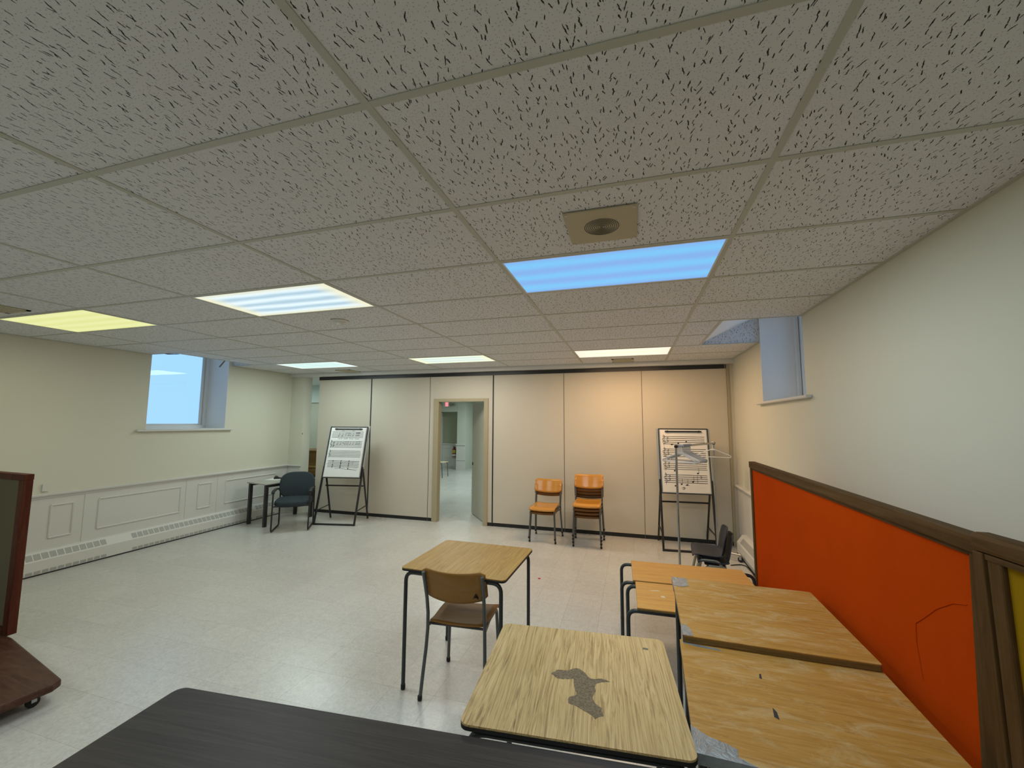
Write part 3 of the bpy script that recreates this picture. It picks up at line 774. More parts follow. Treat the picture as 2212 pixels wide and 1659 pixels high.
# torn laminate patch (irregular outline) and small chips
def patch(parent, poly, z0, z1, name='worn_patch', mat='chip'):
    return MB().prism(poly, z0, z1, 'z').build(name, mat, parent)
random.seed(3)
def jag(poly, n=3, a=0.006):
    out = []
    for i, p in enumerate(poly):
        q = poly[(i+1) % len(poly)]
        for k in range(n):
            t_ = k/n; out.append((p[0]+(q[0]-p[0])*t_+random.uniform(-a, a), p[1]+(q[1]-p[1])*t_+random.uniform(-a, a)))
    return out
PATCH = [(-0.069, -0.039), (-0.04, -0.036), (-0.014, -0.027), (-0.007, -0.078), (0.004, -0.114), (-0.023, -0.137), (-0.025, -0.161), (0.013, -0.179), (0.042, -0.2), (0.067, -0.222), (0.094, -0.201), (0.087, -0.168), (0.064, -0.14), (0.057, -0.117), (0.07, -0.084), (0.066, -0.054), (0.085, -0.028), (0.122, -0.018), (0.092, -0.004), (0.051, -0.013), (0.026, 0.022), (0.0, 0.044), (-0.036, 0.021), (-0.078, 0.015), (-0.097, -0.013)]   # outline of the bare patch in the desk's own metres
patch(deskB, jag(PATCH, 3, 0.003), 0.7615, 0.7624)
patch(deskB, [(0.262, 0.235), (0.285, 0.232), (0.287, 0.247), (0.266, 0.250)], 0.7615, 0.7622, 'chipped_spot', 'grille')

# low plywood desks whose frame sticks out at the ends
tube_desk('low_desk', 'low orange plywood desk farthest right beside the orange divider', (1.135, 2.715, 0), R_(1.8), 0.88, 0.462, 0.503, 'plyC', out=0.115, r=0.0135, th=0.016, rad=0.004, edge='plyedge')
lowC = tube_desk('low_desk', 'low orange plywood desk in front of its twin, half under the worn desk', (1.165, 2.225, 0), R_(1.2), 0.88, 0.462, 0.503, 'plyC', out=0.090, r=0.0135, th=0.016, rad=0.004, edge='plyedge')
patch(lowC, [(-0.35, 0.085), (-0.29, 0.098), (-0.265, 0.088), (-0.33, 0.076)], 0.5026, 0.5034, 'paint_smear', 'creamseat')
patch(lowC, [(-0.28, 0.00), (-0.255, 0.008), (-0.245, -0.018), (-0.268, -0.022)], 0.5026, 0.5034, 'paint_smear', 'creamseat')

# worn plywood desks with duct-taped corners
def ply_desk(label, loc, rz, w_, d_, h, tapes):
    t = thing('plywood_desk', label, 'desk', loc, rz)
    top = MB().prism(rrect(w_, d_, 0.008, 3), h-0.004, h, 'z').build('tabletop', 'plyD', t)
    MB().prism(rrect(w_, d_, 0.008, 3), h-0.026, h-0.004, 'z').build('edge_ply', 'plyedge', t)
    xl, yl = w_/2-0.025, d_/2-0.05
    for sx in (-1, 1):
        for sy in (-1, 1):
            g = MB().tube([(sx*xl, sy*yl, 0), (sx*xl, sy*yl, h-0.026)], 0.0135, 12).build('leg', 'darktube', t, smooth=True)
            MB().lathe([(0.012, 0.0), (0.017, 0.004), (0.017, 0.03)], 12, (sx*xl, sy*yl, 0)).build('foot_cap', 'rubber', g, smooth=True)
        MB().box(sx*xl-0.012, sx*xl+0.012, -yl+0.014, yl-0.014, h-0.066, h-0.026).build('apron', 'black', t)
    for sy in (-1, 1):
        MB().box(-xl+0.014, xl-0.014, sy*yl-0.01, sy*yl+0.01, h-0.066, h-0.026).build('apron', 'black', t)
    for poly, (sx, sy) in tapes:
        m = MB(); m.prism(poly, h-0.0005, h+0.0015, 'z')
        xs = [p[0] for p in poly]; yy = [p[1] for p in poly]
        # the tape folds down over the edge of the top
        e = sx*w_/2
        m.box(min(e, e+sx*0.0016), max(e, e+sx*0.0016), min(yy), max(yy), h-0.030, h+0.001)
        if sy: 
            e2 = sy*d_/2; m.box(min(xs), max(xs)*0.98, min(e2, e2+sy*0.0016), max(e2, e2+sy*0.0016), h-0.030, h+0.001)
        m.build('duct_tape', 'tape', t)
    return t
W1, D1_ = 0.722, 0.722
ply_desk('worn plywood desk with a square of duct tape on its far corner', (1.289, 1.452, 0), R_(-1.2), W1, D1_, 0.778,
    [([(-W1/2-0.001, D1_/2-0.14), (-W1/2+0.045, D1_/2-0.15), (-W1/2+0.085, D1_/2-0.12), (-W1/2+0.078, D1_/2-0.005), (-W1/2-0.001, D1_/2-0.002)], (-1, 0)),
     ([(-W1/2-0.001, -D1_/2+0.002), (-W1/2+0.042, -D1_/2+0.002), (-W1/2+0.036, -D1_/2+0.07), (-W1/2+0.02, -D1_/2+0.105), (-W1/2-0.001, -D1_/2+0.10)], (-1, 0))])
W2, D2_ = 0.738, 0.670
dD = ply_desk('worn plywood desk at the lower right with duct tape wrapped on its near corner', (1.262, 0.771, 0), R_(-2.4), W2, D2_, 0.750,
    [([(-W2/2-0.001, -D2_/2-0.001), (-W2/2+0.165, -D2_/2-0.001), (-W2/2+0.118, -D2_/2+0.022), (-W2/2+0.122, -D2_/2+0.052), (-W2/2+0.095, -D2_/2+0.066), (-W2/2+0.045, -D2_/2+0.080), (-W2/2-0.001, -D2_/2+0.115)], (-1, -1))])
patch(dD, [(-0.36, 0.315), (-0.22, 0.30), (-0.20, 0.285), (-0.30, 0.29), (-0.36, 0.303)], 0.7495, 0.7504, 'paint_smear', 'tape')
patch(dD, [(-0.10, 0.13), (-0.094, 0.16), (-0.088, 0.16), (-0.092, 0.125)], 0.7495, 0.7503, 'gouge', 'rubber')
patch(dD, [(-0.105, -0.09), (-0.098, -0.04), (-0.09, -0.06), (-0.092, -0.10)], 0.7495, 0.7503, 'gouge', 'rubber')

# dark table in the foreground
t = thing('folding_table', 'dark walnut laminate table in the foreground at the bottom edge', 'table', (0.055, -0.065, 0), R_(4.4))
MB().prism(rrect(1.84, 0.76, 0.035, 6), 0.722, 0.742, 'z').build('tabletop', 'darkwood', t)
MB().prism(rrect(1.842, 0.762, 0.036, 6), 0.708, 0.722, 'z').build('edge_band', 'rubber', t)
MB().box(-0.86, 0.86, -0.32, -0.30, 0.66, 0.708).build('apron', 'black', t); MB().box(-0.86, 0.86, 0.30, 0.32, 0.66, 0.708).build('apron', 'black', t)
for sx in (-1, 1):
    for sy in (-1, 1):
        g = MB().tube([(sx*0.78, sy*0.28, 0), (sx*0.78, sy*0.28, 0.708)], 0.0145, 12).build('leg', 'black', t, smooth=True)
        MB().lathe([(0.013, 0.0), (0.019, 0.004), (0.019, 0.03)], 12, (sx*0.78, sy*0.28, 0)).build('foot_cap', 'rubber', g, smooth=True)
    MB().tube([(sx*0.78, -0.266, 0.22), (sx*0.78, 0.266, 0.22)], 0.011, 10).build('stretcher', 'black', t, smooth=True)

# ================================================================== WOODEN SCHOOL CHAIRS (face -y in their own frame)
def school_chair(label, plymat, tubemat, loc, rz, group=None, mark=False):
    t = thing('school_chair', label, 'chair', loc, rz, group)
    r = 0.011
    for s in (-1, 1):
        # rear leg and back upright in one bent tube
        pts = [(s*0.207, 0.240, 0.0), (s*0.202, 0.215, 0.14), (s*0.195, 0.192, 0.28), (s*0.190, 0.182, 0.40), (s*0.189, 0.186, 0.50), (s*0.190, 0.205, 0.60), (s*0.192, 0.236, 0.70), (s*0.193, 0.263, 0.775)]
        g = MB().tube(pts, r, 10).build('leg', tubemat, t, smooth=True)
        MB().lathe([(0.010, 0), (0.0145, 0.004), (0.0145, 0.028)], 10, (s*0.207, 0.239, 0)).build('foot_cap', 'rubber', g, smooth=True)
        pts = fillet([(s*0.190, -0.190, 0.0), (s*0.172, -0.165, 0.413), (s*0.172, 0.02, 0.417), (s*0.190, 0.180, 0.420)], 0.04, 5)
        g = MB().tube(pts, r, 10).build('leg', tubemat, t, smooth=True)
        MB().lathe([(0.010, 0), (0.0145, 0.004), (0.0145, 0.028)], 10, (s*0.190, -0.190, 0)).build('foot_cap', 'rubber', g, smooth=True)
    MB().tube([(-0.172, -0.128, 0.408), (0.172, -0.128, 0.408)], 0.008, 8).build('cross_rail', tubemat, t, smooth=True)
    MB().tube([(-0.188, 0.13, 0.408), (0.188, 0.13, 0.408)], 0.008, 8).build('cross_rail', tubemat, t, smooth=True)
    def seat(u, v):
        x = (u-0.5)*2; yy = -0.205+0.390*v
        z = 0.440 - 0.010*(1-x*x) - (0.035*max(0, (0.16-v)/0.16)**2) + 0.012*max(0, (v-0.8)/0.2)
        wd = 0.188-0.014*max(0, (v-0.5)*2)
        return (x*wd, yy, z)
    MB().surf(seat, 10, 12).build('seat', plymat, t, smooth=True, solid=0.011)
    def back(u, v):
        x = (u-0.5)*2; z = 0.615+0.185*v
        cut = 0.0
        k = max(0.0, abs(x)-0.86)/0.14
        z2 = 0.615 + 0.185*v - (0.02*k*k if v > 0.5 else -0.02*k*k)
        yb = 0.196+0.33*(z-0.60) + 0.042*(1-x*x)
        return (x*0.208, yb-0.022, z2 - (1-x*x)*(0.026*(1-v)+0.012*v))
    b = MB().surf(back, 14, 8).build('backrest', plymat, t, smooth=True, solid=0.010)
    for s in (-1, 1):
        for z in (0.665, 0.745): MB().lathe([(0.006, -0.004), (0.006, 0.004)], 8, (s*0.19, 0.203+0.33*(z-0.6), z), 'y').build('rivet', 'greytube', b)
    if mark:
        yb = 0.196+0.33*0.030+0.024
        for p, q in (((-0.156, 0.0), (-0.143, 0.030)), ((-0.143, 0.030), (-0.128, 0.0)), ((-0.152, 0.009), (-0.132, 0.009))):
            MB().bar((p[0], yb-0.010, 0.628+p[1]), (q[0], yb-0.010, 0.628+q[1]), 0.003, 0.018, (0, 1, 0)).build('ink_mark', 'ink', b)
    return t
school_chair('brown plywood chair with grey tube legs pushed up to the middle desk', 'chairplyA', 'greytube', (-0.383, 1.728, 0), PI+R_(3.5), mark=True)
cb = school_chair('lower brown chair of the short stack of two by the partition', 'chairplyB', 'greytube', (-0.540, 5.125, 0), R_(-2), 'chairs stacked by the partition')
c0 = school_chair('top orange plywood chair of the short stack of two', 'chairply', 'greytube', (-0.541, 5.097, 0.052), R_(-2), 'chairs stacked by the partition')
names = ['bottom chair of the tall stack of four by the partition', 'second chair from the bottom in the tall stack of four', 'third chair from the bottom in the tall stack of four', 'topmost orange plywood chair of the tall stack of four']
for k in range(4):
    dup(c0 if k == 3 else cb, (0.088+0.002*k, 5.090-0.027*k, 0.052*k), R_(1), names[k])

# ================================================================== NAVY SHELL CHAIRS (face -x)
def shell_chair(label, loc, rz):
    t = thing('shell_chair', label, 'chair', loc, rz, 'stacked navy chairs')
    prof = [(-0.225, 0.395), (-0.215, 0.418), (-0.17, 0.425), (-0.05, 0.418), (0.06, 0.412), (0.13, 0.418), (0.165, 0.445), (0.18, 0.50), (0.195, 0.58), (0.215, 0.66), (0.225, 0.70), (0.228, 0.715)]
    wid = [0.19, 0.20, 0.205, 0.205, 0.20, 0.19, 0.175, 0.175, 0.19, 0.185, 0.15, 0.10]
    prof = [(a*0.74, b*0.865) for a, b in prof]
    n = len(prof)-1
    def sh(u, v):
        k = min(int(v*n), n-1); f = v*n-k
        a, b = prof[k], prof[k+1]; y = a[0]+(b[0]-a[0])*f; z = a[1]+(b[1]-a[1])*f; w_ = wid[k]+(wid[k+1]-wid[k])*f
        x = (u-0.5)*2
        if v < 0.5: z += 0.015*x*x
        else: y -= 0.03*x*x
        return (x*w_, y, z)
    MB().surf(sh, 10, 33).build('shell', 'navy', t, smooth=True, solid=0.010)
    MB().box(-0.15, 0.15, -0.11, 0.075, 0.332, 0.350).build('seat_box', 'navy', t, bevel=0.01)
    for s in (-1, 1):
        pts = fillet([(s*0.215, -0.185, 0.0), (s*0.175, -0.11, 0.327), (s*0.175, 0.075, 0.327), (s*0.215, 0.17, 0.0)], 0.06, 6)
        g = MB().tube(pts, 0.0125, 10).build('leg', 'taupetube', t, smooth=True)
    MB().tube([(-0.176, -0.08, 0.322), (0.176, -0.08, 0.322)], 0.010, 8).build('cross_rail', 'taupetube', t, smooth=True)
    MB().tube([(-0.176, 0.05, 0.322), (0.176, 0.05, 0.322)], 0.010, 8).build('cross_rail', 'taupetube', t, smooth=True)
    return t
s0 = shell_chair('lower navy plastic chair of the two stacked by the garment rack', (1.495, 3.70, 0), -PI/2-R_(5))
dup(s0, (1.448, 3.704, 0.060), -PI/2-R_(5), 'upper navy plastic chair of the two stacked by the garment rack')

# ================================================================== ARMCHAIR
t = thing('armchair', 'charcoal upholstered armchair with a black sled base in the left corner', 'armchair', (-4.58, 4.55, 0), R_(34))
# local: faces -y; sled frame with arms
for s in (-1, 1):
    pts = fillet([(s*0.258, 0.25, 0.62), (s*0.258, 0.25, 0.012), (s*0.258, -0.265, 0.012), (s*0.262, -0.215, 0.60), (s*0.265, -0.10, 0.625), (s*0.265, 0.16, 0.605), (s*0.26, 0.235, 0.56)], 0.05, 5)
    MB().tube(pts, 0.0115, 10).build('leg_frame', 'black', t, smooth=True)
    prof = [(-0.235, 0.602), (-0.19, 0.632), (-0.05, 0.640), (0.10, 0.630), (0.14, 0.612), (0.10, 0.606), (-0.05, 0.615), (-0.18, 0.606), (-0.225, 0.578)]
    MB().prism(prof, s*0.265-0.024, s*0.265+0.024, 'x').build('arm_pad', 'rubber', t, bevel=0.008)
MB().tube([(-0.258, 0.25, 0.36), (0.258, 0.25, 0.36)], 0.0115, 8).build('cross_rail', 'black', t, smooth=True)
MB().tube([(-0.26, -0.225, 0.385), (0.26, -0.225, 0.385)], 0.0115, 8).build('cross_rail', 'black', t, smooth=True)
def cushion(w_, h_, th, e, bend, n=40):
    # rounded pad lying in xz; thickness along y
    rings = []
    for k in range(9):
        a = -PI/2+PI*k/8; sc_ = math.cos(a)**0.35 if abs(a) < PI/2-1e-3 else 0.55; d = math.sin(a)*th/2
        ring = []
        for (x, z) in superellipse(w_-0.05*(1-sc_)*2, h_-0.05*(1-sc_)*2, e, n):
            ring.append((x, d - bend*(x/(w_/2))**2, z))
        rings.append(ring)
    return MB().loft(rings)
cushion(0.53, 0.44, 0.075, 3.0, 0.05).build('backrest', 'upholstery', t, smooth=True, loc=(0, 0.245, 0.645), rot=(R_(-10), 0, 0))
cushion(0.53, 0.50, 0.085, 3.4, 0.0).build('seat', 'upholstery', t, smooth=True, loc=(0, -0.02, 0.425), rot=(R_(-87), 0, 0))
MB().box(-0.05, 0.05, 0.27, 0.285, 0.36, 0.60).build('back_bracket', 'black', t)

# ================================================================== SMALL TABLE in the corner, papers on it
t = thing('side_table', 'small grey table with black square legs behind the armchair', 'table', (-5.175, 4.885, 0), R_(-11))
MB().prism(rrect(0.50, 0.93, 0.006, 2), 0.675, 0.692, 'z').build('tabletop', 'tablegrey', t)
for sx in (-1, 1):
    for sy in (-1, 1):
        MB().box(sx*0.215-0.024, sx*0.215+0.024, sy*0.415-0.024, sy*0.415+0.024, 0, 0.675).build('leg', 'black', t, bevel=0.003)
    MB().box(sx*0.215-0.012, sx*0.215+0.012, -0.39, 0.39, 0.63, 0.675).build('apron', 'black', t)
o = tag(MB().box(-0.11, 0.11, -0.14, 0.14, 0, 0.001).build('paper_sheet', 'paper'), 'white sheet of paper lying on the small grey table', 'paper'); o.location = (-5.36, 4.90, 0.692); o.rotation_euler = (0, 0, R_(18))
o = tag(MB().box(-0.11, 0.11, -0.14, 0.14, 0, 0.001).build('paper_sheet', 'paper'), 'white sheet of paper behind the other on the small grey table', 'paper'); o.location = (-5.12, 5.02, 0.692); o.rotation_euler = (0, 0, R_(-14))
t = thing('tape_dispenser', 'small dark desk tool lying on the paper on the grey table', 'tape dispenser', (-5.33, 4.93, 0.6935), R_(40))
MB().prism([(-0.06, 0.0), (0.06, 0.0), (0.065, 0.02), (0.02, 0.028), (-0.01, 0.05), (-0.05, 0.045), (-0.065, 0.02)], -0.02, 0.02, 'y').build('body', 'black', t, bevel=0.004)
MB().lathe([(0.024, -0.011), (0.024, 0.011)], 16, (-0.028, 0, 0.045), 'y').build('roll', 'taupetube', t)

# ================================================================== EASELS WITH MUSIC CHARTS
def seg_ink(m, a, b, w_=0.003):
    d = Vector((b[0]-a[0], 0, b[1]-a[1])); n = Vector((-d.z, 0, d.x))
    if n.length < 1e-6: return
    n = n.normalized()*w_*0.65
    p, q = Vector((a[0], -0.0006, a[1])), Vector((b[0], -0.0006, b[1]))
    m.add([p-n, q-n, q+n, p+n], [(0, 1, 2, 3)])
def blob(m, x, z, rx, rz, tilt=0.4):
    vs = []
    for k in range(12):
        a = 2*PI*k/12; u, v = rx*math.cos(a), rz*math.sin(a)
        vs.append((x+u*math.cos(tilt)-v*math.sin(tilt), -0.0006, z+u*math.sin(tilt)+v*math.cos(tilt)))
    m.add(vs, [tuple(range(12))])
def poly_ink(m, pts, w_=0.003):
    for a, b in zip(pts, pts[1:]): seg_ink(m, a, b, w_)
def clef(m, x, zc, h):
    pts = []
    for k in range(30):
        a = k/29; ang = a*3.2*PI
        r_ = h*(0.10+0.14*(1-a)) if a < 0.6 else h*0.12
        pts.append((x+r_*math.sin(ang), zc-h*0.35+a*h*0.95))
    poly_ink(m, pts, 0.0035); seg_ink(m, (x, zc-h*0.6), (x+0.004, zc+h*0.62), 0.003)
def staff(m, x0, x1, zt, gap):
    for k in range(5): seg_ink(m, (x0+random.uniform(0, 0.01), zt-k*gap), (x1-random.uniform(0, 0.01), zt-k*gap-0.003), 0.0052)
def note(m, x, z, up=0.06, r=0.010, fill=True):
    blob(m, x, z, r, r*0.75)
    if up: seg_ink(m, (x+(r if up > 0 else -r)*0.9, z), (x+(r if up > 0 else -r)*0.9, z+up), 0.003)

def easel(label, loc, rz, W, foot_w, tilt, chart):
    # local frame: faces -y, origin on the floor under the front feet line
    t = thing('easel', label, 'easel', loc, rz, 'flip chart easels')
    tb = math.tan(tilt)
    def F(x, z, off=0.0): return (x, z*tb+off, z)      # points on the leaning front frame
    hw = W/2
    for s in (-1, 1):
        MB().bar(F(s*(hw+0.0), 0.0), F(s*hw, 0.93), 0.026, 0.026, (0, 1, 0)).build('front_leg', 'black', t)
        MB().bar(F(s*(hw+0.009), 0.90, 0.0), F(s*(hw+0.009), 1.63, 0.0), 0.022, 0.020, (0, 1, 0)).build('upper_post', 'alum', t)
        y1 = 0.52
        MB().bar(F(s*hw*0.97, 0.90, 0.03), (s*hw*0.985, y1, 0.0), 0.022, 0.022, (0, 1, 0)).build('rear_leg', 'black', t)
        MB().bar(F(s*hw, 0.22, 0.012), (s*hw*0.985, 0.30+0.0, 0.43) if False else (s*hw*0.985, 0.445, 0.245), 0.010, 0.018, (1, 0, 0)).build('spreader', 'black', t)
    MB().bar(F(-hw, 0.013), F(hw, 0.013), 0.026, 0.026).build('foot_bar', 'black', t)
    MB().bar((-hw*0.98, 0.305, 0.60), (hw*0.98, 0.305, 0.60), 0.02, 0.022).build('rear_rail', 'black', t)
    # board with frame, pad of paper and clamp; its own frame leans back
    B = MB().box(-hw+0.014, hw-0.014, -0.006, 0.006, 0.0, 0.88).build('board', 'alum', t, loc=F(0, 0.755, -0.022), rot=(-tilt, 0, 0))
    MB().box(-hw+0.006, hw-0.006, -0.012, 0.010, -0.012, 0.0).build('lower_edge', 'black', B)
    MB().box(-hw+0.006, hw-0.006, -0.012, 0.010, 0.88, 0.892).build('upper_edge', 'black', B)
    for s in (-1, 1): MB().box(s*(hw-0.010)-0.006, s*(hw-0.010)+0.006, -0.012, 0.010, 0.0, 0.88).build('side_edge', 'black', B)
    pp = MB().box(-hw+0.030, hw-0.030, -0.015, -0.0061, 0.008, 0.872).build('paper_pad', 'paper', B)
    k = MB().box(-hw*0.72, hw*0.72, -0.030, -0.0152, 0.838, 0.856)
    for s in (-1, 1): k.lathe([(0.014, -0.032), (0.014, -0.0152)], 12, (s*hw*0.62, 0, 0.847), 'y')
    k.build('clamp_bar', 'black', B)
    ink = MB(); chart(ink, hw-0.030)
    ink.v = [(x, y-0.0152, z) for x, y, z in ink.v]
    ink.build('handwritten_music', 'ink', B)
    return t
def chart_left(m, h):
    random.seed(11)
    g = 0.025
    z1 = 0.800; staff(m, -h+0.02, h-0.03, z1, g)
    for x in (-0.17, -0.105): note(m, x, z1-0.078, 0.062, 0.011)
    for x in (-0.045, 0.0, 0.02, 0.045): note(m, x, z1-0.074, 0.05, 0.008)
    seg_ink(m, (-0.04, z1-0.024), (0.05, z1-0.024), 0.006)
    note(m, 0.09, z1-0.075, 0.06, 0.010)
    for x in (0.15, 0.175, 0.20): note(m, x, z1-0.07, 0.05, 0.008)
    seg_ink(m, (0.14, z1-0.022), (0.225, z1-0.018), 0.007)
    for x in (-0.10, 0.09): poly_ink(m, [(x-0.02, z1+0.010), (x, z1+0.018), (x+0.025, z1+0.012)], 0.004)
    # the line of syllables under the first stave, too loose to read
    x = -0.17
    for w_ in range(4):
        for c in range(4):
            pts = [(x, z1-0.135), (x+0.006, z1-0.118+random.uniform(-0.004, 0.006)), (x+0.012, z1-0.134), (x+0.016, z1-0.124)]
            poly_ink(m, pts, 0.0025); x += 0.021
        x += 0.018
    z2 = 0.625; staff(m, -h+0.02, h-0.03, z2, g)
    clef(m, -h+0.035, z2-0.05, 0.12)
    for k in (0, 1): poly_ink(m, [(-0.245, z2-0.02-0.05*k), (-0.225, z2-0.012-0.05*k), (-0.232, z2-0.04-0.05*k), (-0.245, z2-0.045-0.05*k)], 0.005)
    for x in (-0.17, -0.115): note(m, x, z2-0.052, 0.055, 0.011)
    for x in (-0.035, -0.005, 0.02): note(m, x, z2-0.05, 0.045, 0.009)
    blob(m, -0.06, z2-0.028, 0.012, 0.008)
    for x in (0.06, 0.115): note(m, x, z2-0.052, 0.05, 0.010)
    for x in (0.17, 0.20, 0.23): note(m, x, z2-0.05, 0.045, 0.009)
    seg_ink(m, (-0.03, z2-0.004), (0.035, z2), 0.006); seg_ink(m, (0.175, z2-0.004), (0.245, z2), 0.006)
    z3 = 0.455; staff(m, -h+0.02, h-0.03, z3, g); clef(m, -h+0.04, z3-0.05, 0.11)
    z4 = 0.280; staff(m, -h+0.03, h-0.03, z4, g)
    for x, ns in ((-0.19, (0.0, 0.07, 0.10)), (-0.045, (0.0, 0.03, 0.05, 0.08, 0.11)), (0.10, (0.0, 0.05, 0.08, 0.13))):
        seg_ink(m, (x, z4+0.005), (x, z4-0.13), 0.003)
        for d in ns: note(m, x, z4-d, 0, 0.012)
    poly_ink(m, [(-0.14, z4-0.13), (-0.05, z4-0.125), (0.08, z4-0.142), (0.27, z4-0.130)], 0.003)
    poly_ink(m, [(0.10, z4-0.135), (0.18, z4-0.155), (0.26, z4-0.160)], 0.003)
    seg_ink(m, (0.17, z4), (0.17, z4-0.07), 0.0025)
def chart_right(m, h):
    random.seed(5)
    g = 0.026
    for zt, ns in ((0.775, ((-0.155, 0.112), (-0.07, 0.095), (0.035, 0.072))), (0.60, ()), (0.425, ((-0.14, 0.125), (0.16, 0.155))), (0.245, ((-0.14, 0.148), (-0.06, 0.125), (0.01, 0.135), (0.09, 0.090)))):
        staff(m, -h+0.02, h-0.02, zt, g); clef(m, -h+0.045, zt-0.055, 0.13)
        for k in (0, 1): poly_ink(m, [(-h+0.085, zt-0.018-0.045*k), (-h+0.105, zt-0.010-0.045*k), (-h+0.098, zt-0.035-0.045*k), (-h+0.085, zt-0.042-0.045*k)], 0.004)
        for x, d in ns: note(m, x, zt-d, 0.0 if zt > 0.7 else 0.075, 0.013)
    seg_ink(m, (-0.178, 0.775-0.114), (-0.13, 0.775-0.112), 0.003)
    seg_ink(m, (0.15, 0.245), (0.15, 0.14), 0.003)
    poly_ink(m, [(0.185, 0.225), (0.20, 0.235), (0.205, 0.205), (0.19, 0.205), (0.21, 0.225)], 0.003)
    seg_ink(m, (-0.015, 0.110), (0.04, 0.108), 0.004)
    poly_ink(m, [(-0.05, 0.055), (-0.03, 0.085), (-0.02, 0.06), (-0.045, 0.045), (-0.01, 0.075)], 0.003)
    poly_ink(m, [(-0.06, 0.075), (-0.01, 0.072)], 0.003)
easel('black easel with a music chart beside the charcoal armchair', (-4.055, 4.865, 0), R_(11), 0.70, 0.70, R_(15.0), chart_left)
easel('black easel with a music chart behind the garment rack', (1.425, 5.085, 0), R_(4.5), 0.672, 0.67, R_(9.5), chart_right)

# ================================================================== GARMENT RACK AND HANGERS
NEAR, FAR = Vector((1.19, 4.02, 0)), Vector((1.745, 5.00, 0))
dirv = (FAR-NEAR).normalized(); per = Vector((dirv.y, -dirv.x, 0))
t = thing('garment_rack', 'chrome garment rack on casters with hangers by the right wall', 'rack', tuple((NEAR+FAR)/2), math.atan2(dirv.y, dirv.x))
Lr = (FAR-NEAR).length; hl = Lr/2; HT = 1.452
for s in (-1, 1):
    MB().tube([(s*hl, 0, 0.085), (s*hl, 0, HT)], 0.0125, 12).build('post', 'chrome', t, smooth=True)
    fe = 0.27 if s < 0 else 0.10
    f = MB().tube([(s*hl, -0.27, 0.085), (s*hl, fe, 0.085)], 0.0125, 12).build('foot_bar', 'chrome', t, smooth=True)
    for q in (-1, fe/0.27):
        m = MB(); m.lathe([(0.028, -0.011), (0.033, -0.008), (0.033, 0.008), (0.028, 0.011)], 16, (s*hl, q*0.265+0.0, 0.033), 'x'); m.build('caster', 'rubber', f, smooth=True)
        m = MB(); m.box(s*hl-0.017, s*hl-0.014, q*0.265-0.014, q*0.265+0.014, 0.030, 0.075); m.box(s*hl+0.014, s*hl+0.017, q*0.265-0.014, q*0.265+0.014, 0.030, 0.075); m.box(s*hl-0.017, s*hl+0.017, q*0.265-0.014, q*0.265+0.014, 0.070, 0.076); m.build('caster_fork', 'chrome', f)
    MB().lathe([(0.018, HT-0.016), (0.020, HT-0.006), (0.020, HT+0.010), (0.012, HT+0.018)], 14, (s*hl, 0, 0)).build('corner_cap', 'rubber', t, smooth=True)
MB().tube([(-hl, 0, HT), (hl, 0, HT)], 0.0125, 12).build('hanging_bar', 'chrome', t, smooth=True)
def hanger_mesh():
    m = MB(); r = 0.0052
    hook = [(0.0, 0.018*math.cos(a)-0.0, 0.018*math.sin(a)) for a in [R_(x) for x in range(200, -91, -24)]]
    # hook over the bar, neck, then the triangle (in the yz plane; bar runs along x)
    m.tube([(0, y, z+0.0) for _, y, z in hook] + [(0, 0.004, -0.045), (0, 0, -0.075)], r, 8)
    tri = fillet([(0, 0, -0.072), (0, 0.205, -0.155), (0, 0.205, -0.178), (0, -0.205, -0.178), (0, -0.205, -0.155), (0, 0, -0.072)], 0.018, 4)
    m.tube(tri, r, 8)
    m.tube([(0, -0.03, -0.086), (0, 0.03, -0.086)], 0.006, 6)
    return m.mesh('hanger', True)
hm1 = hanger_mesh(); hm1.materials.append(MAT['hanger'])
hm2 = hanger_mesh(); hm2.materials.append(MAT['hangergrey'])
rzr = math.atan2(dirv.y, dirv.x)
ordn = ['first', 'second', 'third', 'fourth', 'fifth', 'sixth', 'seventh', 'eighth', 'ninth', 'tenth', 'eleventh']
random.seed(21)
for k in range(11):
    grey = k >= 4
    p = NEAR+dirv*(0.055+0.033*k)
    o = bpy.data.objects.new('clothes_hanger', hm2 if grey else hm1); COL.objects.link(o)
    o.location = (p.x, p.y, HT-0.001); o.rotation_euler = (0, 0, rzr+R_(random.uniform(-4, 4)-6))
    tag(o, ('grey' if grey else 'white')+' plastic hanger, '+ordn[k]+' from the near end of the rack', 'hanger', 'hangers on the garment rack')
o = bpy.data.objects.new('clothes_hanger', hm1); COL.objects.link(o); p = NEAR+dirv*(Lr-0.03)
o.location = (p.x, p.y, HT-0.001); o.rotation_euler = (0, 0, rzr+R_(12)); tag(o, 'lone white plastic hanger at the far end of the rack', 'hanger', 'hangers on the garment rack')

# floor cord by the right wall
pts = [(1.83, 4.70, 0.006), (1.90, 4.74, 0.006), (1.96, 4.76, 0.006), (2.0, 4.72, 0.006), (2.01, 4.5, 0.006), (1.99, 4.2, 0.006)]
tag(MB().tube(fillet(pts, 0.05, 4), 0.006, 8).build('power_cord', 'rubber', smooth=True), 'black cord on the floor beside the right heater', 'cord')
o = tag(MB().lathe([(0.014, 0.0), (0.016, 0.002), (0.012, 0.006)], 12).build('counter', 'red'), 'tiny red plastic counter lying on the open floor', 'counter'); o.location = (-0.297, 3.618, 0.0)

